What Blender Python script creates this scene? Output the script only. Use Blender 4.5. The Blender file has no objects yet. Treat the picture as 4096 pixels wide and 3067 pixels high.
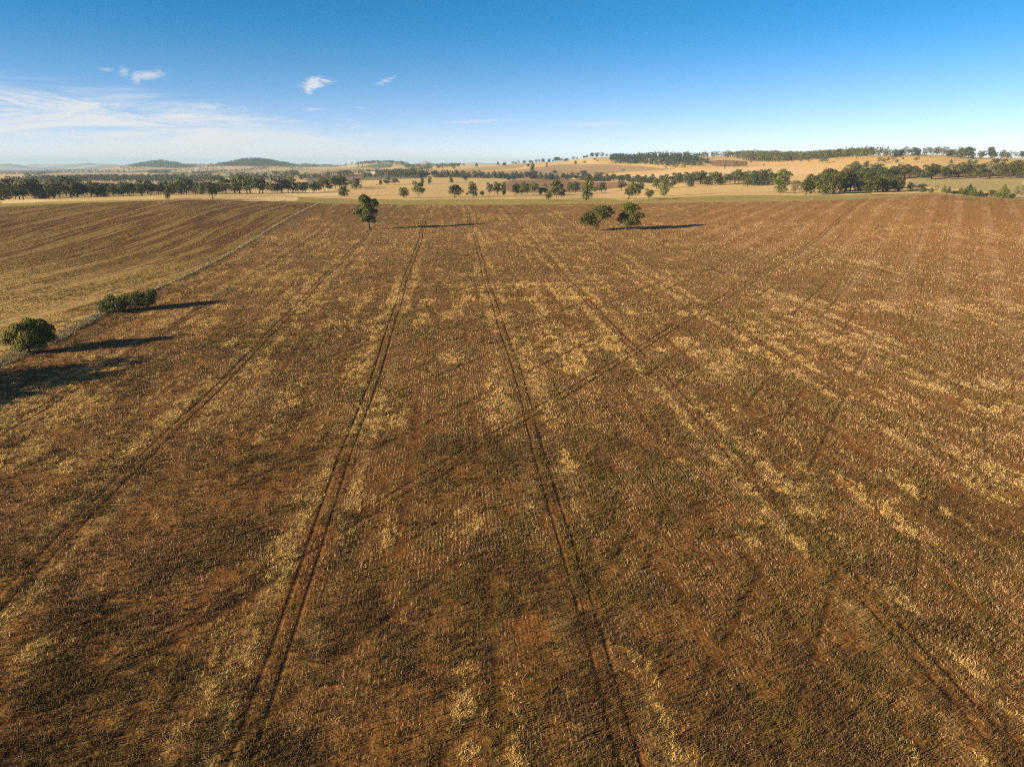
import bpy, math, random
import numpy as np

R = math.radians
sc = bpy.context.scene
col = sc.collection

# ------------------------------------------------------------------ camera
F, PW, PH, HORIZON, CAMZ = 2731.0, 4096, 3067, 650.0, 40.0
PITCH = math.atan((PH / 2 - HORIZON) / F)
cam = bpy.data.cameras.new('drone_camera')
cam.sensor_width = 36.0
cam.lens = F / PW * 36.0
cam.clip_start = 0.5
cam.clip_end = 80000.0
cam_ob = bpy.data.objects.new('drone_camera', cam)
col.objects.link(cam_ob)
cam_ob.location = (0, 0, CAMZ)
cam_ob.rotation_euler = (math.pi / 2 - PITCH, 0, 0)
sc.camera = cam_ob

# ------------------------------------------------------------------ light
SUN_EL, SUN_AZ = 14.5, 245.0          # azimuth clockwise from +Y (the view)
sun = bpy.data.lights.new('sun', 'SUN')
sun.energy = 5.0
sun.angle = R(0.55)
sun.color = (1.0, 0.79, 0.48)
sun_ob = bpy.data.objects.new('sun', sun)
col.objects.link(sun_ob)
sun_ob.rotation_euler = (R(90 - SUN_EL), 0, R(180 - SUN_AZ))

sc.render.engine = 'CYCLES'
sc.view_settings.view_transform = 'Standard'
sc.view_settings.look = 'None'
sc.view_settings.exposure = 1.58
sc.view_settings.gamma = 1.0
sc.cycles.max_bounces = 4
sc.cycles.diffuse_bounces = 2
sc.cycles.glossy_bounces = 1
sc.cycles.transmission_bounces = 1
sc.cycles.volume_bounces = 1
sc.cycles.transparent_max_bounces = 4
sc.cycles.caustics_reflective = False
sc.cycles.caustics_refractive = False
sc.cycles.use_denoising = False
sc.cycles.filter_width = 1.1


# ------------------------------------------------------------------ node helpers
class G:
    """tiny node-graph builder"""
    def __init__(s, nt):
        s.nt = nt
    def n(s, t, **k):
        x = s.nt.nodes.new(t)
        for a, b in k.items():
            setattr(x, a, b)
        return x
    def put(s, sock, v):
        if isinstance(v, bpy.types.NodeSocket):
            s.nt.links.new(v, sock)
        elif v is not None:
            sock.default_value = v
    def m(s, op, a, b=None, c=None):
        x = s.n('ShaderNodeMath', operation=op)
        s.put(x.inputs[0], a)
        if b is not None: s.put(x.inputs[1], b)
        if c is not None: s.put(x.inputs[2], c)
        return x.outputs[0]
    def add(s, a, b): return s.m('ADD', a, b)
    def sub(s, a, b): return s.m('SUBTRACT', a, b)
    def mul(s, a, b): return s.m('MULTIPLY', a, b)
    def mx(s, a, b): return s.m('MAXIMUM', a, b)
    def mn(s, a, b): return s.m('MINIMUM', a, b)
    def abs(s, a): return s.m('ABSOLUTE', a)
    def step(s, x, e0, e1, o0=0.0, o1=1.0):       # smoothstep
        r = s.n('ShaderNodeMapRange', interpolation_type='SMOOTHSTEP')
        s.put(r.inputs[0], x)
        if e0 > e1:
            e0, e1, o0, o1 = e1, e0, o1, o0
        for i, v in zip((1, 2, 3, 4), (e0, e1, o0, o1)):
            r.inputs[i].default_value = v
        return r.outputs[0]
    def vec(s, x, y, z=0.0):
        c = s.n('ShaderNodeCombineXYZ')
        for i, v in enumerate((x, y, z)):
            s.put(c.inputs[i], v)
        return c.outputs[0]
    def noise(s, v, scale, detail=4.0, rough=0.55, dist=0.0):
        x = s.n('ShaderNodeTexNoise')
        s.put(x.inputs['Vector'], v)
        x.inputs['Scale'].default_value = scale
        x.inputs['Detail'].default_value = detail
        x.inputs['Roughness'].default_value = rough
        x.inputs['Distortion'].default_value = dist
        return x.outputs[0]
    def mix(s, f, a, b, mode='MIX'):
        x = s.n('ShaderNodeMix', data_type='RGBA', blend_type=mode)
        s.put(x.inputs[0], f)
        for i, v in ((6, a), (7, b)):
            s.put(x.inputs[i], v if isinstance(v, bpy.types.NodeSocket) else tuple(v) + (1.0,))
        return x.outputs[2]
    def scale(s, c, f):
        x = s.n('ShaderNodeVectorMath', operation='SCALE')
        s.put(x.inputs[0], c)
        s.put(x.inputs['Scale'], f)
        return x.outputs[0]
    def attr(s, name):
        return s.n('ShaderNodeAttribute', attribute_name=name)


def new_mat(name, rough=0.95):
    mt = bpy.data.materials.new(name)
    mt.use_nodes = True
    b = mt.node_tree.nodes['Principled BSDF']
    b.inputs['Roughness'].default_value = rough
    b.inputs['Specular IOR Level'].default_value = 0.12
    return mt, G(mt.node_tree), b


# ------------------------------------------------------------------ sky (world)
def ray(x, y):
    a, b = (np.asarray(x, float) - PW / 2) / F, (PH / 2 - np.asarray(y, float)) / F
    d = np.stack([a + 0 * b, np.cos(PITCH) + b * np.sin(PITCH) + 0 * a, -np.sin(PITCH) + b * np.cos(PITCH) + 0 * a], -1)
    return d / np.linalg.norm(d, axis=-1, keepdims=True)

def azel(x, y):
    d = ray(x, y)
    return math.degrees(math.atan2(d[0], d[1])), math.degrees(math.asin(d[2]))

world = bpy.data.worlds.new('World')
sc.world = world
world.use_nodes = True
g = G(world.node_tree)
bg = world.node_tree.nodes['Background']
sky = g.n('ShaderNodeTexSky', sky_type='NISHITA')
sky.sun_disc = False
sky.sun_elevation = R(SUN_EL)
sky.sun_rotation = R(SUN_AZ)
sky.altitude = 3500
sky.air_density = 0.75
sky.dust_density = 0.0
sky.ozone_density = 5.0
tc = g.n('ShaderNodeTexCoord')
sep = g.n('ShaderNodeSeparateXYZ')
g.put(sep.inputs[0], tc.outputs['Generated'])
X, Y, Z = sep.outputs
AZ = g.mul(g.m('ARCTAN2', X, Y), 180 / math.pi)
EL = g.mul(g.m('ARCSINE', Z), 180 / math.pi)
wv = g.vec(g.add(g.mul(AZ, 0.06), g.mul(EL, 0.05)), g.mul(EL, 0.42), 0.0)
n_layer = g.noise(wv, 1.5, 8, 0.66, 0.9)
n_wisp = g.noise(g.vec(g.add(g.mul(AZ, 0.5), g.mul(EL, 0.5)), g.mul(EL, 1.5), 3.3), 1.5, 8, 0.66, 1.6)
# the high layer of thin cloud to the left
top = g.add(5.35, g.mul(g.add(AZ, 36.0), -0.105))
top = g.add(top, g.mul(g.sub(n_layer, 0.5), 2.2))
layer = g.mul(g.step(g.sub(top, EL), -0.7, 1.3), g.step(n_layer, 0.39, 0.60, 0.08, 1.0))
layer = g.mul(layer, g.step(AZ, 10.0, -26.0, 0.0, 1.0))
layer = g.mul(layer, 0.95)
fac = layer
# single wisps: (x, y in the photo only to find their direction), half width and height in degrees, tilt, strength
for x, y, sa, se, rot, amp in ((1255, 335, .95, .50, 12, 1.25), (1232, 358, .35, .42, 40, .9), (1300, 325, .7, .22, -5, .8),
                               (590, 302, 1.25, .36, 8, .75), (545, 318, .45, .42, 60, .65), (495, 290, .38, .40, 120, .6),
                               (425, 278, .6, .16, 0, .4), (1540, 325, 1.0, .22, 22, .45), (150, 375, 1.5, .20, 0, .55),
                               (800, 425, 4.6, .36, -3, .55), (1250, 438, 1.2, .15, 0, .5), (1440, 432, .7, .1, 0, .3),
                               (120, 415, 5.5, .42, -9, .95), (520, 468, 7.0, .34, -6, .85), (950, 498, 6.0, .24, -3, .65), (150, 540, 8.0, .5, 0, .7), (800, 560, 9.0, .35, 0, .5),
                               (1900, 487, 3.4, .16, 2, .55), (2380, 497, 3.8, .18, 0, .6), (1390, 482, .9, .1, 0, .35)):
    a0, e0 = azel(x, y)
    ca, sa_ = math.cos(R(rot)), math.sin(R(rot))
    da, de = g.sub(AZ, a0), g.sub(EL, e0)
    p = g.mul(g.add(g.mul(da, ca), g.mul(de, sa_)), 1 / sa)
    q = g.mul(g.sub(g.mul(de, ca), g.mul(da, sa_)), 1 / se)
    d2 = g.add(g.mul(p, p), g.mul(q, q))
    blob = g.m('EXPONENT', g.mul(d2, -0.8))
    w = g.mul(g.step(g.add(blob, g.mul(g.sub(n_wisp, 0.5), 2.6)), 0.25, 1.25), g.mul(blob, amp))
    fac = g.mx(fac, g.mn(w, 0.85))
fac = g.mul(fac, g.step(EL, -1.0, 0.5))
SKY_STRENGTH = 0.065
cl = 0.275 / SKY_STRENGTH
g.put(bg.inputs[0], g.mix(fac, g.mix(1.0, sky.outputs[0], g.mix(g.step(EL, 14.0, 30.0), g.mix(g.step(EL, 0.0, 11.0), (1.70, 1.06, 0.82), (0.26, 0.90, 0.83)), (1.0, 0.80, 0.60)), 'MULTIPLY'), (cl, cl * 1.01, cl * 1.03)))  # overhead sky, out of view, tinted warm to make ambient light more neutral
bg.inputs[1].default_value = SKY_STRENGTH


# ------------------------------------------------------------------ numpy noise
def _hash(xi, yi, seed):
    h = (xi.astype(np.int64) * 374761393 + yi.astype(np.int64) * 668265263 + seed * 974711) & 0xffffffff
    h = ((h ^ (h >> 13)) * 1274126177) & 0xffffffff
    h = ((h ^ (h >> 15)) * 2246822519) & 0xffffffff
    return ((h ^ (h >> 16)) & 0xffffff) / float(0xffffff)

def vnoise(x, y, seed=0):
    xi, yi = np.floor(x), np.floor(y)
    fx, fy = x - xi, y - yi
    fx, fy = fx * fx * (3 - 2 * fx), fy * fy * (3 - 2 * fy)
    a, b = _hash(xi, yi, seed), _hash(xi + 1, yi, seed)
    c, d = _hash(xi, yi + 1, seed), _hash(xi + 1, yi + 1, seed)
    return (a + (b - a) * fx) * (1 - fy) + (c + (d - c) * fx) * fy

def fbm(x, y, seed=0, octs=4, gain=0.5):
    s, a, t = 0.0, 1.0, 0.0
    for o in range(octs):
        s = s + a * vnoise(x + 17.3 * o, y - 9.1 * o, seed + o)
        t += a
        a *= gain
        x, y = x * 2.03, y * 2.03
    return s / t

def sstep(x, a, b):
    t = np.clip((x - a) / (b - a), 0, 1)
    return t * t * (3 - 2 * t)


# ------------------------------------------------------------------ terrain
SLOPE = 0.0122
TX = [0, 700, 1200, 1640, 2048, 2400, 2800, 3400, 3750, 4096]
TD = [560, 650, 800, 1000, 1250, 1550, 1900, 2400, 3200, 4500, 6500, 10000, 22000]
TY = {0:    [828, 806, 797, 789, 772, 752, 738, 722, 708, 698, 690, 684, 678],
      700:  [804, 783, 777, 772, 762, 748, 735, 720, 705, 692, 680, 672, 668],
      1200: [818, 794, 776, 765, 750, 732, 718, 702, 690, 676, 666, 664, 662],
      1640: [822, 793, 776, 755, 735, 712, 700, 690, 676, 664, 662, 664, 664],
      2048: [820, 793, 780, 765, 738, 715, 700, 678, 655, 662, 664, 665, 665],
      2400: [816, 799, 788, 768, 742, 724, 692, 642, 640, 655, 660, 662, 664],
      2800: [811, 792, 770, 745, 724, 692, 656, 626, 634, 655, 660, 662, 664],
      3400: [800, 783, 765, 728, 696, 652, 622, 630, 645, 655, 660, 662, 664],
      3750: [786, 778, 760, 714, 684, 640, 618, 632, 645, 655, 660, 662, 664],
      4096: [800, 788, 765, 715, 672, 637, 632, 645, 650, 655, 660, 662, 664]}
for x, ov in ((2150, {1900: 694, 2400: 668, 3200: 651}), (2280, {2400: 656, 3200: 643}), (2350, {1900: 692, 2400: 646, 3200: 629}), (2500, {2400: 642, 3200: 635}),
              (2650, {1900: 674, 2400: 626, 3200: 640}), (3000, {1900: 655, 2400: 624}), (3200, {1900: 641, 2400: 632}), (3600, {1900: 616, 2400: 628}), (3850, {1550: 646, 1900: 630}), (3980, {1550: 640, 1900: 631})):
    TY[x] = [np.interp(x, TX, [TY[q][j] for q in TX]) for j in range(len(TD))]
    for d, yy in ov.items():
        TY[x][TD.index(d)] = yy
TY[2400][TD.index(2400)], TY[2400][TD.index(3200)] = 637, 627
TX = sorted(TY)
TAZ = np.array([math.atan2(*ray(x, 740)[:2]) for x in TX])
_tz = np.zeros((len(TX), len(TD)))
for i, x in enumerate(TX):
    for j, d in enumerate(TD):
        r_ = ray(x, TY[x][j])
        _tz[i, j] = CAMZ + d * r_[2] / math.hypot(r_[0], r_[1])
# fine table, smoothed
_ga = np.linspace(TAZ[0] - 0.02, TAZ[-1] + 0.02, 480)
_gl = np.linspace(math.log(300), math.log(24000), 520)
_t1 = np.stack([np.interp(_gl, np.log(TD), _tz[i]) for i in range(len(TX))])
_tab = np.stack([np.interp(_ga, TAZ, _t1[:, j]) for j in range(len(_gl))], 1)
def _blur(a, k, ax):
    w = np.hanning(2 * k + 3)[1:-1]
    w /= w.sum()
    pad = [(0, 0), (0, 0)]
    pad[ax] = (k, k)
    p = np.pad(a, pad, mode='edge')
    out = 0
    for i in range(2 * k + 1):
        sl = [slice(None), slice(None)]
        sl[ax] = slice(i, i + a.shape[ax])
        out = out + w[i] * p[tuple(sl)]
    return out
_tab = _blur(_blur(_tab, 11, 0), 6, 1)

PEAKS = []          # (azimuth rad, distance, crest height z, half width rad, half depth m)
def peak(x, y, d, wpx, depth):
    r_ = ray(x, y)
    PEAKS.append((math.atan2(r_[0], r_[1]), d, CAMZ + d * r_[2] / math.hypot(r_[0], r_[1]), wpx / F * 0.95, depth))
peak(640, 647, 6800, 110, 900)
peak(560, 664, 6600, 130, 700)
peak(760, 664, 7000, 170, 800)
peak(1010, 637, 5600, 135, 800)
peak(1120, 656, 5600, 160, 700)
peak(900, 655, 5900, 120, 700)
peak(1530, 652, 4200, 150, 500)
for k, (x, y) in enumerate([(20, 654), (150, 656), (230, 658), (350, 652), (420, 655), (520, 658), (760, 652), (870, 655),
                            (-150, 650), (-400, 652), (1130, 651), (1290, 656), (1700, 645), (1790, 650), (1900, 649), (1960, 653), (2120, 655)]):
    peak(x, y, 15500 + 900 * ((k * 7) % 4), 75 if x != 1700 else 45, 1200)
peak(2250, 633, 14500, 18, 700)
peak(2262, 640, 14600, 34, 700)

def height(x, y):
    x, y = np.asarray(x, float), np.asarray(y, float)
    D = np.hypot(x, y) + 1e-6
    A = np.arctan2(x, y)
    plane = SLOPE * np.clip(y, -300, 700)
    a = np.clip((A - _ga[0]) / (_ga[1] - _ga[0]), 0, len(_ga) - 1.001)
    l = np.clip((np.log(D) - _gl[0]) / (_gl[1] - _gl[0]), 0, len(_gl) - 1.001)
    ai, li = a.astype(int), l.astype(int)
    fa, fl = a - ai, l - li
    t = (_tab[ai, li] * (1 - fa) + _tab[ai + 1, li] * fa) * (1 - fl) + (_tab[ai, li + 1] * (1 - fa) + _tab[ai + 1, li + 1] * fa) * fl
    back = sstep(np.abs(A), 1.1, 1.9)
    w = sstep(D, 300, 575) * (1 - back)
    h = plane * (1 - w) + t * w
    h = h + (fbm(x / 55, y / 55, 3, 3) - 0.5) * 0.55 * sstep(D, 60, 200) + (fbm(x / 7, y / 7, 9, 3) - 0.5) * 0.22 * (1 - sstep(D, 600, 1200))
    h = h + (fbm(x / 300, y / 300, 5, 4) - 0.5) * 9 * sstep(D, 1800, 5000)
    for pa, pd, pz, pw, pdep in PEAKS:
        wgt = np.exp(-((A - pa) / pw) ** 2 - ((D - pd) / pdep) ** 2)
        k = np.clip((wgt - 0.03) / 0.97, 0, 1) * (0.93 + 0.12 * fbm(A * 60, D / 700, 11, 3))
        h = h + np.maximum(pz - h, 0) * k
    return h

def ground(x, y):
    """where the line of sight through photo pixel (x, y) meets the terrain"""
    d = ray(x, y)
    t = np.exp(np.linspace(math.log(25), math.log(24000), 6000))
    P = d[None, :] * t[:, None]
    below = P[:, 2] + CAMZ < height(P[:, 0], P[:, 1])
    i = int(np.argmax(below)) if below.any() else len(t) - 1
    if t[i] > 5200 and y < 650 and x > 2000 or (t[i] > 12000 and y < 672):     # just over a crest: take the crest itself
        e = (height(P[:, 0], P[:, 1]) - CAMZ) / np.hypot(P[:, 0], P[:, 1])
        e[t > (5200 if x > 1650 else 9000)] = -9
        i = int(np.argmax(e))
    p = P[i]
    return np.array([p[0], p[1], float(height(p[0], p[1]))])

def at(x, D):
    d = ray(x, 740)
    k = D / math.hypot(d[0], d[1])
    return np.array([d[0] * k, d[1] * k, float(height(d[0] * k, d[1] * k))])

# field coordinates: u across the tramlines, v along them
UA = R(-5.0)
def UV(x, y):
    return x * math.cos(UA) - y * math.sin(UA), x * math.sin(UA) + y * math.cos(UA)
TRAMS = [-68.5, -43.0, -15.3, 11.7, 38.6, 67.8, 95.0]
CROSS_AZ = R(32.0)
FENCE_PX = [(-330, 1640), (0, 1458), (216, 1364), (407, 1259), (610, 1165), (761, 1100), (1020, 957), (1278, 815)]
FENCE = np.array([ground(*p)[:2] for p in FENCE_PX])
_fd = (FENCE[1] - FENCE[2]) / np.linalg.norm(FENCE[1] - FENCE[2])
FENCE = np.vstack([FENCE[1] + _fd * 160, FENCE[1] + _fd * 60, FENCE[1:]])
def fence_x(y):
    o = np.argsort(FENCE[:, 1])
    return np.interp(y, FENCE[o, 1], FENCE[o, 0])

def edge_line(px):
    P = np.array([ground(*p) for p in px])
    a = np.arctan2(P[:, 0], P[:, 1])
    o = np.argsort(a)
    return a[o], np.hypot(P[:, 0], P[:, 1])[o]
EDGE1 = edge_line([(2, 829), (330, 813), (600, 805), (900, 803), (1190, 809), (1300, 815), (1640, 821), (2048, 820), (2400, 815),
                   (2800, 811), (3200, 805), (3400, 799), (3600, 788), (3720, 779), (3870, 788), (4094, 801)])
EDGE2 = edge_line([(2, 812), (330, 806), (600, 799), (900, 797), (1100, 802), (1200, 790), (1420, 796), (1640, 800), (2048, 797), (2150, 797), (2400, 801), (2520, 803),
                   (2620, 795), (2800, 785), (3000, 781), (3200, 783), (3400, 780), (3600, 775), (3720, 773), (3870, 784), (4094, 796)])


def masks(x, y):
    """dry-grass, weed and bare-soil shares of the stubble field (0..1)"""
    u, v = UV(x, y)
    big = fbm(u / 26, v / 30, 21, 4)
    med = fbm(u / 6.5, v / 8.0, 31, 3)
    line = fbm(u / 2.6, v / 34, 41, 3)
    streak = fbm(u / 30, v / 7, 43, 3)
    clump = vnoise(u / 1.1 + 7, v / 1.6, 45) * 0.55 + vnoise(u / 0.45, v / 0.6, 46) * 0.45
    tram = np.min([np.abs(u - t) for t in TRAMS], 0)
    beside = np.exp(-((tram - 2.6) / 1.3) ** 2)
    straw = 0.26 * big + 0.24 * med + 0.40 * line + 0.20 * streak + 0.09 * beside
    D = np.hypot(x, y)
    bias = 0.025 * sstep(D, 70, 150) - 0.04 * (1 - sstep(D, 50, 110)) - 0.03 * sstep(D, 330, 480) - 0.040 * sstep(u, 45, 120) * sstep(D, 110, 230)
    straw = sstep(straw + bias, 0.580, 0.725) * (0.08 + 1.08 * sstep(clump, 0.46, 0.60))
    weed = sstep(fbm(u / 15 + 40, v / 18, 51, 4) * 0.40 + fbm(u / 3.0, v / 3.6, 55, 3) * 0.60, 0.40, 0.64) * (1 - 0.45 * sstep(u, 70, 190))
    bare = sstep(fbm(u / 17 - 30, v / 22, 61, 4) * 0.45 + fbm(u / 2.5, v / 16, 65, 3) * 0.55, 0.50, 0.66)
    ln, cr = lanes(u, v, x, y)
    bare = np.clip(bare + 0.9 * ln, 0, 1)
    weed = np.clip(weed + 0.8 * cr, 0, 1)
    return straw, weed, bare

def lanes(u, v, x, y):
    """bare drill lanes between the tramlines, and low ridges of the second working direction"""
    a = np.abs((u - 11.7 + 4.5) % 9.03 - 4.515)
    ln = (1 - sstep(a, 0.35, 0.9)) * sstep(vnoise(u / 9, v / 17, 141), 0.30, 0.62) * (np.min([np.abs(u - t) for t in TRAMS], 0) > 3)
    u2 = x * math.cos(CROSS_AZ) - y * math.sin(CROSS_AZ)
    b = (u2 + 52.3) % 6.7
    gate = sstep(vnoise(np.floor((u2 + 52.3) / 6.7) * 3.7, (x + y) / 26, 143), 0.52, 0.72)
    cr = np.exp(-((b - 0.9) / 0.45) ** 2) * gate
    return ln, cr

def shaded_furrow(x, y):
    """sunken line beside each ridge of the second direction, ridge shade painted dark"""
    u2 = x * math.cos(CROSS_AZ) - y * math.sin(CROSS_AZ)
    b = (u2 + 52.3) % 6.7
    gate = sstep(vnoise(np.floor((u2 + 52.3) / 6.7) * 3.7, (x + y) / 26, 143), 0.52, 0.72)
    return np.exp(-((b - 1.6) / 0.35) ** 2) * gate * (1 - 0.6 * sstep(u2, -30, 20))

def rut(x, y):
    u, v = UV(x, y)
    wob = 0.30 * np.sin(v / 29.0 + u * .01) + 0.16 * np.sin(v / 11.3)
    d = np.min([np.abs(np.abs(u + wob - t) - 0.76) for t in TRAMS], 0)
    u2 = x * math.cos(CROSS_AZ) - y * math.sin(CROSS_AZ)
    d2 = np.abs(np.abs(u2 + 52.3 + wob) - 0.8)
    return np.minimum(d, d2 + 0.05)


# ------------------------------------------------------------------ ground sheet
def zone(A, D):
    e1, e2 = np.interp(A, *EDGE1), np.interp(A, *EDGE2)
    return e1, np.maximum(e2, e1 + 1)

az_f = np.arange(-50, 50.001, 0.085)
azs = R(1) * np.concatenate([az_f, np.arange(52.5, 309, 2.5)])
dep = np.array([math.atan((y - PH / 2) / F) + PITCH for y in np.arange(3300, 826, -6.0)])
Ds = np.concatenate([np.array([3, 6, 10, 15, 20, 26]), np.clip(CAMZ / (np.tan(dep) + SLOPE), 0, 560)])
Ds = np.concatenate([Ds[Ds < 555], 555 * np.exp(np.arange(0, math.log(4600 / 555), 0.0068)), 4650 * np.exp(np.arange(0, math.log(24000 / 4650), 0.009))])
NA, ND = len(azs), len(Ds)
AA, DD = np.meshgrid(azs, Ds, indexing='ij')
GX, GY = np.sin(AA) * DD, np.cos(AA) * DD
AW = np.arctan2(GX, GY)
GZ = np.empty_like(GX)
for j0 in range(0, ND, 60):
    GZ[:, j0:j0 + 60] = height(GX[:, j0:j0 + 60], GY[:, j0:j0 + 60])
u_, v_ = UV(GX, GY)
_near = DD < 640
_r = np.full_like(GX, 9.0)
_r[_near] = rut(GX[_near], GY[_near])
GZ -= 0.06 * (1 - sstep(_r, 0.05, 0.30)) * (DD < 600) * (.7 + .3 * sstep(DD, 60, 140))

E1, E2 = zone(AW, DD)
ii, jj = np.meshgrid(np.arange(NA), np.arange(ND - 1), indexing='ij')
i2 = (ii + 1) % NA
quad = np.stack([ii * ND + jj, ii * ND + jj + 1, i2 * ND + jj + 1, i2 * ND + jj], -1).reshape(-1, 4)
fA, fD = AW[ii, jj].ravel(), DD[ii, jj].ravel()
fx, fy = GX[ii, jj].ravel(), GY[ii, jj].ravel()
verts = np.stack([GX.ravel(), GY.ravel(), GZ.ravel()], 1)
fe1, fe2 = E1[ii, jj].ravel(), E2[ii, jj].ravel()
left = fx < fence_x(fy)
reg = np.where(fD < fe1, np.where(left, 1, 0), np.where(fD < fe2, 2, np.where(fD < 4700, 3, 4)))


def np_mesh(name, v, f, smooth=True):
    """v (n,3), f (m,k) -> mesh"""
    me = bpy.data.meshes.new(name)
    f = np.ascontiguousarray(f, dtype=np.int32)
    m, k = f.shape
    me.vertices.add(len(v))
    me.vertices.foreach_set('co', np.ascontiguousarray(v, dtype=np.float32).ravel())
    me.loops.add(m * k)
    me.loops.foreach_set('vertex_index', f.ravel())
    me.polygons.add(m)
    me.polygons.foreach_set('loop_start', np.arange(0, m * k, k, dtype=np.int32))
    if smooth:
        me.polygons.foreach_set('use_smooth', np.ones(m, dtype=bool))
    me.update(calc_edges=True)
    return me

def link(name, me, mats=(), parent=None, **props):
    o = bpy.data.objects.new(name, me)
    col.objects.link(o)
    if parent is not None:
        o.parent = parent
    if me is not None and not me.materials:
        for mt in mats:
            me.materials.append(mt)
    for k, v in props.items():
        o[k] = v
    return o

def sheet(name, sel, mats, slot=None, attrs=(), **props):
    q = quad[sel]
    used, inv = np.unique(q.ravel(), return_inverse=True)
    me = np_mesh(name, verts[used], inv.reshape(-1, 4))
    for mt in mats:
        me.materials.append(mt)
    if slot is not None:
        me.polygons.foreach_set('material_index', slot[sel].astype(np.int32))
    vx, vy = verts[used, 0], verts[used, 1]
    for an, fn in attrs:
        a = me.attributes.new(an, 'FLOAT', 'POINT')
        a.data.foreach_set('value', fn(vx, vy).astype(np.float32))
    return link(name, me, **props)


# ---- field materials
def pos_uv(g):
    geo = g.n('ShaderNodeNewGeometry')
    s = g.n('ShaderNodeSeparateXYZ')
    g.put(s.inputs[0], geo.outputs['Position'])
    x, y, z = s.outputs
    u = g.sub(g.mul(x, math.cos(UA)), g.mul(y, math.sin(UA)))
    v = g.add(g.mul(x, math.sin(UA)), g.mul(y, math.cos(UA)))
    u2 = g.sub(g.mul(x, math.cos(CROSS_AZ)), g.mul(y, math.sin(CROSS_AZ)))
    return geo.outputs['Position'], x, y, u, v, u2

mat_field, g, bs = new_mat('stubble_field')
P, x, y, u, v, u2 = pos_uv(g)
uv = g.vec(u, v)
n_fine = g.noise(uv, 2.4, 4, 0.7)
n_clod = g.noise(uv, 0.55, 5, 0.62)
n_mid = g.noise(uv, 0.11, 5, 0.6)
n_big = g.noise(uv, 0.021, 4, 0.55)
n_row = g.noise(g.vec(g.mul(u, 1.6), g.mul(v, 0.09)), 1.0, 4, 0.6)
straw, weed, bare = (g.attr(k).outputs['Fac'] for k in ('straw', 'weed', 'bare'))
soil = g.mix(g.step(n_mid, 0.35, 0.65), (0.082, 0.033, 0.010), (0.142, 0.060, 0.016))
soil = g.mix(g.step(n_clod, 0.35, 0.7), soil, (0.180, 0.080, 0.023))
east = g.step(u, -20.0, 200.0)
soil = g.mix(g.mul(east, 0.55), soil, (0.35, 0.155, 0.046))
litter = g.step(g.add(g.mul(n_fine, 0.65), g.mul(n_row, 0.45)), 0.47, 0.66)
c = g.mix(g.mul(litter, g.sub(0.62, g.mul(bare, 0.45))), soil, (0.255, 0.146, 0.050))
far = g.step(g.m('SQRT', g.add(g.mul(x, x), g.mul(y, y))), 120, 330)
c = g.mix(g.mul(weed, g.mul(g.step(n_clod, 0.35, 0.6), 0.6)), c, (0.118, 0.083, 0.026))
c = g.mix(g.mul(straw, g.step(n_fine, 0.35, 0.6, 0.35, 1.0)), c, (0.38, 0.25, 0.085))
c = g.mix(g.mul(far, 0.30), c, (0.34, 0.190, 0.075))  # far soil lightened: paler end rows plus the glow of distant stubble painted in
# pale header strips and thin lines of the second working direction, to the east
strip = g.step(g.m('SINE', g.mul(u2, 2 * math.pi / 13.4)), 0.1, 0.95)
strip = g.mul(g.mul(strip, g.step(g.noise(g.vec(g.mul(u2, .12), g.mul(v, .045)), 1.0, 4), 0.36, 0.56)), g.step(u, 50.0, 150.0))
c = g.mix(g.mul(strip, 0.55), c, (0.42, 0.255, 0.14))
lines = None
for l0 in (-106, -92.5, -79, -66, -38.5, -27, -14.0, -1, 12, 27.0, 41, 54, 68, 81, 108, 135):
    d = g.abs(g.sub(g.add(u2, g.mul(g.sub(n_big, 0.5), 3.0)), l0))
    lines = d if lines is None else g.mn(lines, d)
lm = g.mul(g.mul(g.step(lines, 0.6, 0.1), g.step(n_mid, 0.45, 0.62)), g.step(u, 60.0, 150.0))
c = g.mix(g.mul(lm, 0.45), c, (0.46, 0.33, 0.19))
# tramline ruts: bare compacted soil, shade in them painted into the dark colour
wob = g.mul(g.sub(g.noise(g.vec(g.mul(u, 0.025), g.mul(v, 0.05)), 1.0, 2), 0.5), 1.0)
uw = g.add(u, g.add(g.mul(g.m('SINE', g.add(g.mul(v, 1 / 29.0), g.mul(u, .01))), .30), g.mul(g.m('SINE', g.mul(v, 1 / 11.3)), .16)))
dt = None
for t0 in TRAMS:
    d = g.abs(g.sub(uw, t0))
    dt = d if dt is None else g.mn(dt, d)
dw = g.abs(g.sub(dt, 0.76))
rutm = g.step(dw, 0.25, 0.05)
gap = g.step(g.noise(g.vec(g.mul(u, 0.12), g.mul(v, 0.06)), 1.0, 4), 0.36, 0.56, 0.15, 1.0)
rutm = g.mul(rutm, g.mul(g.mx(gap, g.step(v, 70.0, 160.0)), g.step(v, 50.0, 130.0, 0.45, 1.0)))
d2 = g.abs(g.sub(g.abs(g.add(u2, 52.3)), 0.8))
rut2 = g.mul(g.step(d2, 0.45, 0.12), g.step(g.noise(uv, 0.05, 3), 0.30, 0.52, 0.55, 0.95))
rutm = g.mx(g.mx(rutm, rut2), g.mul(g.attr('shaded_furrow').outputs['Fac'], 0.55))  # shadow lines along the cross ridges painted in as dark colour
side = g.mul(g.step(g.abs(g.sub(dt, 2.6)), 1.6, 0.4), g.step(n_mid, 0.42, 0.62))
c = g.mix(g.mul(side, 0.5), c, (0.33, 0.22, 0.085))
c = g.mix(g.mul(rutm, 0.75), c, (0.055, 0.022, 0.008))
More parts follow.
